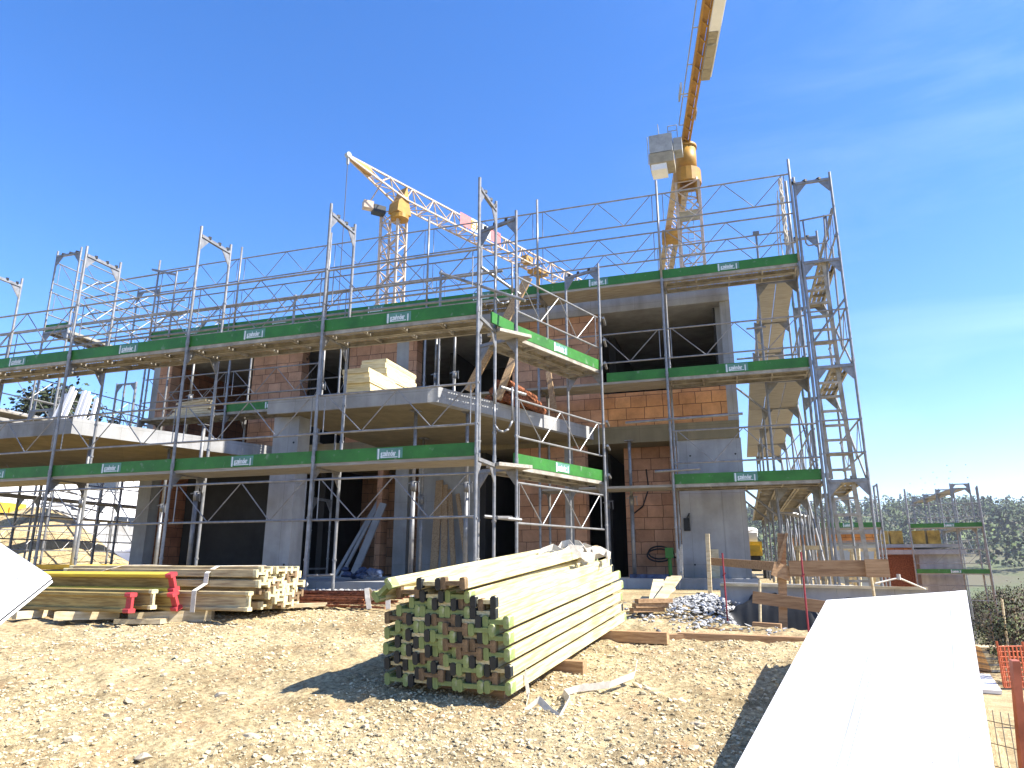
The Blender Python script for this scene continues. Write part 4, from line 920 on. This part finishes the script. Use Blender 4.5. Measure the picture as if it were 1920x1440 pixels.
    for z in np.arange(0,25,.45): mb.bar((c[0]-.2,c[1]+.3,z),(c[0]+.2,c[1]+.3,z),.03,.03)
    for z in (8.5,13.5,18.8,23.2): mb.box(c[0]-.7,c[0]+.7,c[1]-.7,c[1]+.7,z,z+.06)
    for x in (-.2,.2): mb.tube((c[0]+x,c[1]+.3,0),(c[0]+x,c[1]+.3,25.2),.02,5)
    part(mb,'ladder',M['crane_g'],t)
    mb=MB(); hx=V((*c,0))
    for i in range(16):
        a0=2*math.pi*i/16; a1=2*math.pi*(i+1)/16
        for (r0,z0,r1,z1) in ((.95,25.5,.95,26.5),(.95,26.5,.55,26.5),(.95,25.5,.66,25.5),(.66,25.5,.66,26.4)):
            e=lambda r,a,z: hx+V((r*math.cos(a),r*math.sin(a),z)); mb.add([e(r0,a0,z0),e(r0,a1,z0),e(r1,a1,z1),e(r1,a0,z1)],[(0,1,2,3)])
    for x in(-.7,.7):
        for y in (-.7,.7): mb.bar(hx+V((x,y,24.4)),hx+V((x*.85,y*.85,25.7)),.2,.2)
    part(mb,'slewing_ring',M['crane_y'],t)
    mb=MB(); mb.tube(hx+V((0,0,26.5)),hx+V((0,0,28.5)),.72,20); mb.tube(hx+V((0,0,28.3)),hx+V((0,0,28.5)),.8,20); part(mb,'turret',M['crane_y'],t,True)
    d=V((-.165,.9863,0)); n=V((.9863,.165,0)); H=V((*c,28.9)); J=lambda s,o,z: H+d*s+n*o+V((0,0,z))
    mb=MB(); mb.bar(J(-24,0,0),J(1,0,0),.3,.5); 
    for o in (-.25,.25): mb.bar(J(-24,o,-.3),J(1,o,-.3),.12,.25)
    for i in range(20): mb.bar(J(-24+1.2*i,-.25,-.38),J(-23.4+1.2*i,.25,-.38),.08,.06)
    part(mb,'counter_jib',M['crane_y'],t)
    mb=MB()
    mb.bar(J(-20,-.55,.1),J(-2,-.55,.1),.06,.06)
    for k in range(7): mb.bar(J(-20+3*k,-.56,.06),J(-20+3*k,-.1,.06),.05,.05)
    mb.bar(J(-6,-.75,.2),J(-4.6,-.75,.2),.1,.4); mb.bar(J(-5.3,-.76,.05),J(-5.3,-.1,.05),.06,.06); mb.bar(J(-3.8,.42,-.1),J(-2.8,.42,-.1),.06,.3); mb.bar(J(-3.3,.1,-.1),J(-3.3,.42,-.1),.06,.06); part(mb,'side_rail',M['crane_g'],t)
    mb=MB(); s=-7.5
    for L in (1.0,1.0,1.0): mb.bar(J(s-L+.05,.5,-.35),J(s,.5,-.35),.5,.85); s-=L
    for L in (.3,.3,.3): mb.bar(J(s-L+.04,.5,-.3),J(s,.5,-.3),.48,.75); s-=L
    part(mb,'ballast_block',M['crane_t'],t)
    mb=MB(); mb.bar(J(s-2.4,.52,-.2),J(s,.52,-.2),.55,.9); mb.bar(J(s-6,.86,-.1),J(-7.2,.86,-.1),.1,.5); part(mb,'ballast_frame',M['whitepaint'],t)
    # far jib
    mb=MB(); 
    mb.bar(J(0,0,.25),J(34,0,.25),.14,.14)
    for o in (-.6,.6):
        mb.bar(J(0,o,-1.1),J(34,o,-.9),.16,.16)
        for i in range(26): 
            s=1.3*i; mb.tube(J(s,o,-1.1),J(s+.65,0,.25),.05,5,caps=False); mb.tube(J(s+.65,0,.25),J(s+1.3,o,-1.1),.05,5,caps=False)
    for i in range(26): mb.tube(J(1.3*i,-.6,-1.1),J(1.3*i+1.3,.6,-1.1),.05,5,caps=False)
    for o in (-.42,.42): mb.bar(J(0,o,-1.05),J(34,o,-.9),.42,.12)
    part(mb,'jib',M['crane_w'],t)
    mb=MB(); c2=J(11.5,0,-1.6); mb.bar(c2-d,c2+d,1.3,.5); mb.bar(c2-d*.4-n*.8,c2+d*.6-n*.8,.3,.9); part(mb,'trolley',M['crane_y'],t)
    # machinery and cab beside the turret
    mb=MB(); k=V((-3.25,42.6,0)); mb.box(-3.85,-2.35,42.0,43.6,26.55,27.85); mb.box(-2.3,-1.75,42.4,43.4,26.7,27.65); part(mb,'machine_house',M['crane_g'],t)
    mb=MB(); mb.box(-3.9,-2.3,42.0,43.6,25.75,26.5); part(mb,'platform',M['crane_t'],t)
    mb=MB(); mb.box(-3.8,-2.8,42.1,43.3,25.3,25.74); part(mb,'cab_base',M['whitepaint'],t)
    mb=MB(); 
    for a,b in (((-3.2,42.4,27.85),(-3.25,42.4,28.9)),((-2.6,42.4,27.85),(-2.6,42.4,28.6)),((-2.0,42.4,27.7),(-2.0,42.4,28.6)),((-2.6,42.4,28.6),(-2.0,42.4,28.6)),((-2.6,42.4,28.2),(-2.0,42.4,28.2)),): mb.tube(a,b,.03,5)
    part(mb,'railing',M['crane_g'],t)
    mb=MB(); mb.tube((-3.95,42,25.7),(-3.95,42,27.8),.03,5); part(mb,'corner_pole',M['crane_g'],t)
    mb=MB(); p=J(14.5,.3,-1.2); mb.tube(p,p+V((0,0,-2.2)),.025,5); mb.bar(p+V((0,0,-2.2)),p+V((0,0,-3.0)),.3,.2); mb.tube(p+V((0,0,-3.0)),p+V((0,0,-6)),.1,6); part(mb,'hook_block',M['dark'],t)

# ---------------------------------------------------------------- neighbours
def simple_scaffold(name,label,O,d,n,bays,levels,zb,top,green=True,bay=2.5,pr=.036):
    r=Run(O,d,n,bay); r.pr=pr; t=thing(name,label,'scaffolding',(*O,zb))
    for k in range(bays+1):
        zs=[zb]+levels+[top]
        for a,b in zip(zs[:-1],zs[1:]): frame(r,t,k,a,b,couple=False,bottom=(a==zb))
    for k in range(bays):
        for z in levels:
            deck(r,t,k,z,wooden=True)
            if green: toe(r,t,k,z)
            if z+1<=top: lattice(r,t,k,z+.42,z+1.0)
        lattice(r,t,k,max(zb+.5,levels[0]-1.1),max(zb+1.0,levels[0]-.5))
    return t
def bush(name,label,c,rx,rz,n,leaf,seed,cat='tree',trunk=True,group=None,size=.3):
    g=random.Random(seed); t=thing(name,label,cat,c,group); mb=MB(); c=V(c)
    if trunk:
        H=rz*1.1
        mb.tube(c,c+V((0,0,H)),.03*rz+.05,8,r2=.02*rz+.02)
        for i in range(9):
            a=g.uniform(0,6.28); z=g.uniform(.45,1.0)*H; e=V((math.cos(a)*rx*.7,math.sin(a)*rx*.7,z+g.uniform(.1,.5)*rz)); mb.tube(c+V((0,0,z)),c+e,.018*rz,5,r2=.01)
        part(mb,'trunk',M['bark'],t)
    mb=MB(); cl=[]
    for i in range(26):
        a=g.uniform(0,6.28); u=g.uniform(-.75,1); rr=math.sqrt(max(0,1-u*u*.8))*g.uniform(.35,1)
        cl.append((c+V((math.cos(a)*rx*rr,math.sin(a)*rx*rr,rz*(1.15+.85*u))),g.uniform(.2,.42)*rx))
    for i in range(n):
        p,r=cl[g.randrange(len(cl))]; q=p+V((g.gauss(0,.5),g.gauss(0,.5),g.gauss(0,.45)))*r
        s=size*g.uniform(.5,1.3); e=V((g.uniform(-1,1),g.uniform(-1,1),g.uniform(-1,1))).normalized(); f=e.orthogonal().normalized()
        mb.add([q-e*s-f*s*.5,q+e*s*.2-f*s*.7,q+e*s+f*s*.3,q-e*s*.1+f*s*.7],[(0,1,2,3)])
    o=part(mb,'crown',M[leaf],t); me=o.data; nv=len(me.vertices); co=np.empty(nv*3,np.float32); me.vertices.foreach_get('co',co); co=co.reshape(-1,4,3).mean(1); nn=co-np.array([0,0,rz*.7]); nn/=np.linalg.norm(nn,axis=-1,keepdims=True)+1e-6
    me.polygons.foreach_set('use_smooth',np.ones(len(me.polygons),bool)); me.normals_split_custom_set_from_vertices(np.repeat(nn,4,axis=0)); return t
def build_neighbours():
    # --- left
    t=thing('white_house','long white rendered house with a dark window band behind the left scaffolding','house',(-38,34,-1))
    q=1.36
    mb=MB(); mb.box(-48,-24*q,20,60,-1.5,4.05*q); part(mb,'wall',M['whitepaint'],t)
    mb=MB(); mb.box(-48.3,-23.8*q,19.8,60.2,4.05*q,4.3*q); part(mb,'roof_edge',M['whitepaint'],t)
    for y0,y1,z0,z1 in ((17.0,19.6,2.95,3.6),(20.6,22.3,2.9,3.5),(19.3,20.6,.75,1.9),(22.3,23.6,.7,1.9),(26,29,2.6,3.4)):
        y0,y1,z0,z1=y0*q,y1*q,z0*q,z1*q; X=-24*q
        mb=MB(); mb.box(X-.03,X+.02,y0,y1,z0,z1); w=part(mb,'window',M['glass'],t)
        mb=MB(); mb.box(X,X+.06,y0-.06,y1+.06,z0-.06,z0); mb.box(X,X+.05,(y0+y1)/2-.03,(y0+y1)/2+.03,z0,z1); part(mb,'frame',M['crane_g'],w)
    simple_scaffold('scaffolding','dark scaffolding with a shaded deck running away at the far left',(-17.2,8.6),(0,1),(-1,0),5,[1.72,3.72],-.4,5.4,green=False)
    simple_scaffold('scaffolding','second dark scaffolding farther back at the far left',(-21.5,12.4),(0,1),(-1,0),4,[1.55,3.55],-.2,5.0,green=False)
    mb=MB(); mb.box(-31.9,-31.4,21,31,.3,2.0); mb.box(-31.9,-31.3,24.5,27,2.0,2.6); solo(mb,'block_wall',M['conc'],'grey concrete block wall in front of the white house','wall')
    mb=MB(); mb.box(-18.6,-18.0,10,17,3.35,3.75); mb.box(-18.0,-17.96,10,17,3.76,3.92); solo(mb,'slab_edge',M['conc'],'pale concrete slab edge of the neighbouring shell at the far left','slab')
    mb=MB(); mb.box(-27.6,-27.2,17,44,-1,.9); solo(mb,'garden_wall',M['whitepaint'],'low white wall in bright sun seen between the left posts','wall')
    # soil mound as real terrain
    n=44; xs=np.linspace(-29,-20.6,n); ys=np.linspace(14,25.5,n)
    def mz(x,y): return gz(x,y)-.3+2.6*np.exp(-(((x+24.6)/2.4)**2+((y-19.4)/3.2)**2))+.18*vnoise(x/.6,y/.6,31)+.08*vnoise(x/.2,y/.2,32)
    tag(link('soil_mound',grid_mesh('soil_mound',xs,ys,mz,[M['soil']])),'heap of tan excavated soil behind the left scaffold','heap',kind='stuff')
    g=random.Random(9)
    for i in range(14):
        mb=MB(); p=V((-24.3+g.uniform(-.6,.6),20.0+g.uniform(-.7,.7),2.0+.06*i)); mb.tube(p,p+V((g.uniform(.6,1.4),g.uniform(-1.5,1.5),g.uniform(-.35,.1))),.035,6); solo(mb,'steel_tube',M['galv'],'grey scaffold tube in the heap on the soil mound','tube','tubes heaped on the soil mound')
    tt=thing('skip','yellow steel skip beside the soil mound at the left edge','skip',(-25.8,17.9,.4))
    mb=MB(); mb.prof([(-.9,0),(.9,0),(1.2,1.3),(-1.2,1.3)],(-26.5,17.9,.6),(0,1.2,0),(0,0,1.2),(1.5,0,0)); part(mb,'body',M['form_y'],tt)
    mb=MB(); 
    for y in (17.1,17.9,18.7): mb.box(-24.99,-24.93,y-.04,y+.04,.75,2.0)
    part(mb,'rib',M['form_y'],tt)
    for i in range(4):
        mb=MB(); z=-.38+.1*i; mb.box(-13.4-.03*i,-11.6+.05*i,9.9,11.1,z,z+.085); mb.box(-13.42-.03*i,-11.58+.05*i,9.88,9.899,z+.02,z+.05)
        solo(mb,'formwork_sheet',M['form_y' if i==3 else 'dark'],['lowest dark formwork panel stacked on the ground under the left canopy','second dark formwork panel under the left canopy','third dark formwork panel under the left canopy','yellow formwork panel topmost under the left canopy'][i],'panel','panels under the left canopy')
    # stairs tower behind the passage left of the column
    tt=thing('stair_tower','dark scaffolding stair tower seen through the gap left of the column','stair tower',(-13.5,24.5,-.4))
    mb=MB(); 
    for i in range(3):
        z=-.5+2*i
        for o in (0,.7): mb.bar((-16.2,24+o,z+2),(-13.2,24+o,z),.06,.12)
        for k in range(9): f=k/9; mb.bar((-16.2+3*f,24,z+2-2*f),(-16.2+3*f,24.7,z+2-2*f),.2,.03)
    part(mb,'stair_flight',M['pipe'],tt)
    mb=MB(); 
    for x in (-16.3,-14.7,-13.1):
        for y in (23.9,24.8): mb.tube((x,y,-.5),(x,y,5.2),.035,6)
        for z in (1.0,3.0): mb.tube((x,23.9,z),(x,24.8,z),.03,6)
    for z in (1.0,1.5,3.0,3.5): mb.tube((-16.3,23.9,z),(-13.1,23.9,z),.025,6)
    part(mb,'tower_frame',M['pipe'],tt)
    for i,(x,y,rx,rz,s) in enumerate(((-58,42,3.4,6.6,1),(-54.5,43.5,3.6,6.9,2),(-51.5,45,3.0,5.6,3),(-48.5,46,3.2,4.8,4),(-62,41,3.6,6.8,5),(-45.5,48,3.0,4.4,6))):
        z=float(terr(np.array(x),np.array(y))); bush('broadleaf_tree',f'dark leafy tree behind the far-left roofs, {["second","third","fourth","fifth","first","sixth"][i]} from the left',(x,y,z),rx,rz,7000,'leafd',s,group='trees behind the left roofs',size=.17)
    # --- right
    simple_scaffold('scaffolding','far right scaffolding with two green boards in front of a grey wall',(9.85,34.9),(-1,.22),(.22,1),1,[-.36,1.58],-4.6,3.3,bay=2.75)
    simple_scaffold('scaffolding','far right scaffolding running back with its deck seen from below',(9.75,35.6),(0,1),(-1,0),3,[1.58,3.3],-4.6,3.5,green=False)
    simple_scaffold('scaffolding','middle distance scaffolding with one green board behind the ladder bay',(5.0,29.2),(-1,0),(0,1),1,[1.35],-4.2,2.95)
    t=thing('house_shell','second unfinished house of brown clay blocks beyond the barrier','house',(6,38,-4))
    mb=MB(); mb.box(4.6,7.5,37,44,-4.4,.75); part(mb,'brick_wall',M['brick2'],t)
    mb=MB(); mb.box(7.5,9.2,36.2,44,-4.4,.45); part(mb,'concrete_wall',M['conc'],t)
    mb=MB(); mb.box(4.4,9.3,35.9,36.2,.45,.65) ; mb.box(4.4,9.3,36.21,44,.75,.9); part(mb,'slab',M['conc'],t)
    mb=MB(); mb.box(5.6,7.4,36.9,36.99,-2.6,.42); part(mb,'door_opening',M['rust'],t)
    for x in (4.7,5.3,5.9,6.5,7.4,8.0):
        mb=MB(); mb.box(x,x+.5,36.3,36.8,.91,1.5); part(mb,'formwork',M['form_d'],t)
    t=thing('house_shell','low orange block walls behind the grey container and ladder bay','house',(3.6,31,-4))
    mb=MB(); mb.box(2.2,5.0,30.6,36,-4.2,1.15); part(mb,'brick_wall',M['brick2'],t)
    mb=MB(); mb.box(1.8,5.2,30.3,36,1.15,1.35); part(mb,'slab',M['conc'],t)
    t=thing('site_container','grey-blue metal box standing behind the right end of the barrier','container',(2.95,22.8,-3.9))
    mb=MB(); mb.box(2.4,3.6,22,23.6,-.35,.55); mb.box(2.45,3.55,22.1,23.5,-3.9,-.35); part(mb,'body',M['soilbag'],t)
    mb=MB(); mb.box(2.35,3.65,21.95,23.65,.55,.61); part(mb,'lid',M['galv'],t)
    mb=MB(); 
    for x in (2.42,3.1,3.58): mb.box(x-.02,x+.02,21.97,22.0,-.35,.55)
    part(mb,'rib',M['galv'],t)
    # trestles and stored frames behind the barrier
    for i,(x,y) in enumerate(((1.0,15.2),(1.7,16.0),(2.3,17.6),(1.4,19))):
        mb=MB(); z=-.42
        for o in (0,.5):
            mb.bar((x+o,y,z),(x+o+.08,y+.2,z+.75),.05,.05); mb.bar((x+o,y+.55,z),(x+o+.08,y+.3,z+.75),.05,.05)
        mb.bar((x,y+.25,z+.75),(x+.62,y+.25,z+.75),.1,.08); mb.bar((x,y+.05,z+.25),(x+.55,y+.05,z+.25),.04,.04)
        solo(mb,'trestle',M['pale'],['pale timber trestle nearest behind the low wall','second pale trestle behind the low wall','third trestle, beside the ladder bay','farthest trestle beside the gable scaffold'][i],'trestle','trestles behind the low wall')
    for i in range(7):
        mb=MB(); x=.75+.1*i; mb.tube((x,15.0+.35*i,-.4),(x+.05,15.2+.35*i,1.0),.022,6); mb.tube((x,15.0+.35*i,1.0),(x+.35,15.3+.35*i,1.0),.018,6); mb.tube((x+.4,15.0+.35*i,-.4),(x+.4,15.2+.35*i,1.0),.022,6)
        solo(mb,'steel_hurdle',M['galv'],'spare galvanised frame leaning in the row under the gable scaffold','scaffold frame','spare frames under the gable scaffold')
    tt=thing('mini_excavator','small yellow and white machine half hidden behind the gable corner','excavator',(.25,24.5,-.4))
    mb=MB(); mb.box(-.1,.62,24.2,25.2,.28,.72); mb.box(-.05,.55,24.1,24.22,.4,.6); part(mb,'body',M['form_y'],tt)
    mb=MB(); mb.box(0,.55,24.3,25.1,-.2,.28); part(mb,'chassis',M['dark'],tt)
    mb=MB(); mb.box(-.02,.5,24.3,25.0,.72,1.0); mb.stone((.25,24.6,1.0),.36,.36,.2,3); part(mb,'cab',M['whitepaint'],tt)
    mb=MB(); mb.box(-.25,.0,24.0,25.4,-.42,-.1); mb.box(.6,.85,24.0,25.4,-.42,-.1); part(mb,'track',M['dark'],tt)
    # little house with gable roof in the valley
    t=thing('valley_house','small grey house with a pitched roof in the valley at right','house',(26,62,-6))
    mb=MB(); mb.box(22,26,60,68,-8,-1.6); mb.prof([(-2.3,0),(2.3,0),(0,1.5)],(24,59.8,-1.6),(1,0,0),(0,0,1),(0,8.4,0)); part(mb,'wall',M['conc'],t)
    mb=MB(); mb.bar((21.5,64,-1.75),(24.05,64,0.0),8.8,.18,up=(-.55,0,.83)); mb.bar((26.5,64,-1.75),(23.95,64,0.0),8.8,.18,up=(.55,0,.83)); part(mb,'roof',M['dark'],t)
    g=random.Random(77)
    for i in range(26):
        y=27+1.6*i+g.uniform(-1,1); x=y*(.262+.075*g.random())+.2; z=float(terr(np.array(x),np.array(y)))
        bush('bare_shrub','budding brown shrub on the rough slope at the right edge',(x,y,z),g.uniform(.9,1.7),g.uniform(.8,1.5),1500,'twig' if i%3 else 'leafm',20+i,'shrub',True,'shrubs at the right edge',.05)
    for i in range(6):
        mb=MB(); y=27+3.1*i; x=y*(.285+.012*(i%3)); z=float(gz(x,y)); mb.tube((x,y,z),(x+.1,y,z+2.6),.035,6); solo(mb,'vine_stake',M['pale'],f'thin wooden stake on the right slope, {["first","second","third","fourth","fifth","last"][i]} going back','stake','stakes on the right slope')
    mb=MB(); mb.bar((6.2,24.6,-3.5),(7.0,28.5,-3.55),1.0,.1); solo(mb,'white_sheet',M['whitepaint'],'white sheet lying on the lower street beyond the white board','sheet')
    for i in range(12):
        mb=MB(); z=-3.75+.07*i; mb.bar((8.1,31.6+.02*i,z),(9.3,32.2-.03*i,z+.01),.9,.06); solo(mb,'stored_deck',M['pale' if i%3 else 'galv'],f'scaffold deck in the stack by the far scaffold foot, {i+1} from the bottom','deck','decks stacked on the lower street')
def build_forest():
    g=np.random.default_rng(17); n=8500
    az=g.uniform(R(-50),R(75),n); r=g.uniform(330,760,n); x=r*np.sin(az); y=r*np.cos(az)
    keep=(vnoise(x/90,y/90,51)>-.3)|(r>380); x=x[keep];y=y[keep];n=len(x)
    z=terr(x,y); h=g.uniform(7,13,n)*(1+.5*vnoise(x/40,y/40,52)); wd=h*g.uniform(.22,.36,n); con=(vnoise(x/70,y/70,53)+.35*g.uniform(-1,1,n))>.12
    K=52; u=g.uniform(0,1,(n,K)); zz=.12+.88*u
    rad=np.where(con[:,None],1.05-u,np.sqrt(np.clip(1-(2*u-.9)**2,0.03,1)))*g.uniform(.55,1.05,(n,K)); an=g.uniform(0,6.283,(n,K))
    cx=x[:,None]+wd[:,None]*rad*np.cos(an); cy=y[:,None]+wd[:,None]*rad*np.sin(an); cz=z[:,None]+h[:,None]*zz
    sz=(wd[:,None]*g.uniform(.16,.38,(n,K)))[...,None,None]*.72
    e=g.normal(0,1,(n,K,3)); e/=np.linalg.norm(e,axis=-1,keepdims=True); f=np.cross(e,g.normal(0,1,(n,K,3))); f/=np.linalg.norm(f,axis=-1,keepdims=True)
    c=np.stack([cx,cy,cz],-1)[:,:,None,:]; e=e[:,:,None,:]; f=f[:,:,None,:]
    q=np.concatenate([-e-.6*f,.3*e-f,1.0*e+.5*f,-.2*e+1.0*f],2)*sz+c
    me=raw_mesh('forest',q.reshape(-1,3),np.arange(n*K*4).reshape(-1,4),[M['forest']],smooth=False)
    ctr=np.stack([x,y,z+h*.35],-1)[:,None,:]; nn=np.stack([cx,cy,cz],-1)-ctr; nn/=np.linalg.norm(nn,axis=-1,keepdims=True)+1e-6; nn=nn+.12*g.normal(0,1,nn.shape); nn/=np.linalg.norm(nn,axis=-1,keepdims=True)
    me.polygons.foreach_set('use_smooth',np.ones(len(me.polygons),bool)); me.normals_split_custom_set_from_vertices(np.repeat(nn.reshape(-1,3),4,axis=0).astype(np.float32))
    tag(link('forest',me),'wooded ridge of mixed dark and light green trees on the horizon','forest',kind='stuff')
def forestmat():
    m=leafmat('forest_foliage',(.07,.09,.05)); nt=m.node_tree; N=nt.nodes; L=nt.links; b=N['Principled BSDF']
    tc=N.new('ShaderNodeTexCoord'); n=N.new('ShaderNodeTexNoise'); n.inputs['Scale'].default_value=.018; n.inputs['Detail'].default_value=3; L.new(tc.outputs['Object'],n.inputs['Vector'])
    g=N.new('ShaderNodeNewGeometry'); a=N.new('ShaderNodeMath'); a.operation='MULTIPLY_ADD'; a.inputs[1].default_value=.3; L.new(g.outputs['Random Per Island'],a.inputs[0]); L.new(n.outputs['Fac'],a.inputs[2])
    r=N.new('ShaderNodeValToRGB'); L.new(a.outputs[0],r.inputs['Fac']); e=r.color_ramp.elements; e[0].position=.45; e[0].color=(.04,.072,.026,1); e[1].position=.9; e[1].color=(.14,.19,.045,1)
    q=r.color_ramp.elements.new(.66); q.color=(.08,.11,.045,1); L.new(r.outputs[0],b.inputs['Base Color']); return m
M['forest']=forestmat()

def build_haze():
    mb=MB(); mb.box(-900,900,-900,900,-26,118)
    m=bpy.data.materials.new('haze'); m.use_nodes=True; nt=m.node_tree; nt.nodes.remove(nt.nodes['Principled BSDF'])
    v=nt.nodes.new('ShaderNodeVolumePrincipled'); v.inputs['Color'].default_value=(.88,.92,1,1); v.inputs['Density'].default_value=HAZE; v.inputs['Anisotropy'].default_value=.2
    nt.links.new(v.outputs[0],nt.nodes['Material Output'].inputs['Volume'])
    o=link('haze',mb.mesh('haze',m)); tag(o,kind='stuff')
HAZE=.00024
# ---------------------------------------------------------------- light, sky, camera
EL,AZ=R(45),R(3)
def build_light():
    s=V((math.cos(EL)*math.cos(AZ),math.cos(EL)*math.sin(AZ),math.sin(EL)))
    l=bpy.data.lights.new('sun','SUN'); l.energy=4.9; l.angle=R(.53); l.color=(1,.955,.88)
    o=link('sun',l); o.rotation_euler=s.to_track_quat('Z','Y').to_euler(); o.location=(0,0,60)
    w=bpy.data.worlds.new('World'); SC.world=w; w.use_nodes=True; nt=w.node_tree; N=nt.nodes; L=nt.links; bg=N['Background']
    sk=N.new('ShaderNodeTexSky'); sk.sky_type='NISHITA'; sk.sun_disc=False; sk.sun_elevation=EL; sk.sun_rotation=R(90)-AZ; sk.altitude=450; sk.air_density=1.0; sk.dust_density=.4; sk.ozone_density=1.6
    hs=N.new('ShaderNodeHueSaturation'); hs.inputs['Saturation'].default_value=1.3; tn=N.new('ShaderNodeMix'); tn.data_type='RGBA'; tn.blend_type='MULTIPLY'; tn.inputs['Factor'].default_value=1; tn.inputs['B'].default_value=(.93,.905,1.03,1); L.new(sk.outputs[0],tn.inputs['A']); L.new(tn.outputs['Result'],hs.inputs['Color'])
    # thin cirrus on the right-hand sky
    tc=N.new('ShaderNodeTexCoord'); mp=N.new('ShaderNodeMapping'); mp.inputs['Rotation'].default_value=(0,0,R(35)); mp.inputs['Scale'].default_value=(1.2,3.4,6.0); L.new(tc.outputs['Generated'],mp.inputs['Vector'])
    n=N.new('ShaderNodeTexNoise'); n.inputs['Scale'].default_value=1.5; n.inputs['Detail'].default_value=9; n.inputs['Roughness'].default_value=.58; n.inputs['Distortion'].default_value=.6; L.new(mp.outputs[0],n.inputs['Vector'])
    r=N.new('ShaderNodeValToRGB'); r.color_ramp.elements[0].position=.46; r.color_ramp.elements[1].position=.9; L.new(n.outputs['Fac'],r.inputs['Fac'])
    sp=N.new('ShaderNodeSeparateXYZ'); L.new(tc.outputs['Generated'],sp.inputs[0])
    mr=N.new('ShaderNodeMapRange'); mr.inputs['From Min'].default_value=-.15; mr.inputs['From Max'].default_value=.45; L.new(sp.outputs['X'],mr.inputs['Value'])
    mu=N.new('ShaderNodeMath'); mu.operation='MULTIPLY'; L.new(r.outputs[0],mu.inputs[0]); L.new(mr.outputs[0],mu.inputs[1])
    m3=N.new('ShaderNodeMath'); m3.operation='MULTIPLY'; m3.inputs[1].default_value=.17; L.new(mu.outputs[0],m3.inputs[0])
    mx=N.new('ShaderNodeMix'); mx.data_type='RGBA'; L.new(m3.outputs[0],mx.inputs['Factor']); L.new(hs.outputs[0],mx.inputs['A']); mx.inputs['B'].default_value=(7.5,8.3,9,1)
    L.new(mx.outputs['Result'],bg.inputs['Color']); bg.inputs['Strength'].default_value=.115
    c=bpy.data.cameras.new('camera'); o=link('camera',c); c.sensor_width=36; c.lens=36*1308.05/1920; c.clip_start=.05; c.clip_end=4000
    o.rotation_euler=(R(90)+.2535,0,YAW); SC.camera=o
    vs=SC.view_settings; vs.view_transform='Standard'; vs.look='None'; vs.gamma=1; vs.exposure=1.46; vs.use_curve_mapping=False
    SC.cycles.max_bounces=8; SC.cycles.use_denoising=True

build_ground(); build_gravel(); build_scaffolds(); build_house(); build_beams(); build_front(); build_cranes(); build_neighbours(); build_forest(); build_haze(); build_light()
bpy.context.view_layer.update()
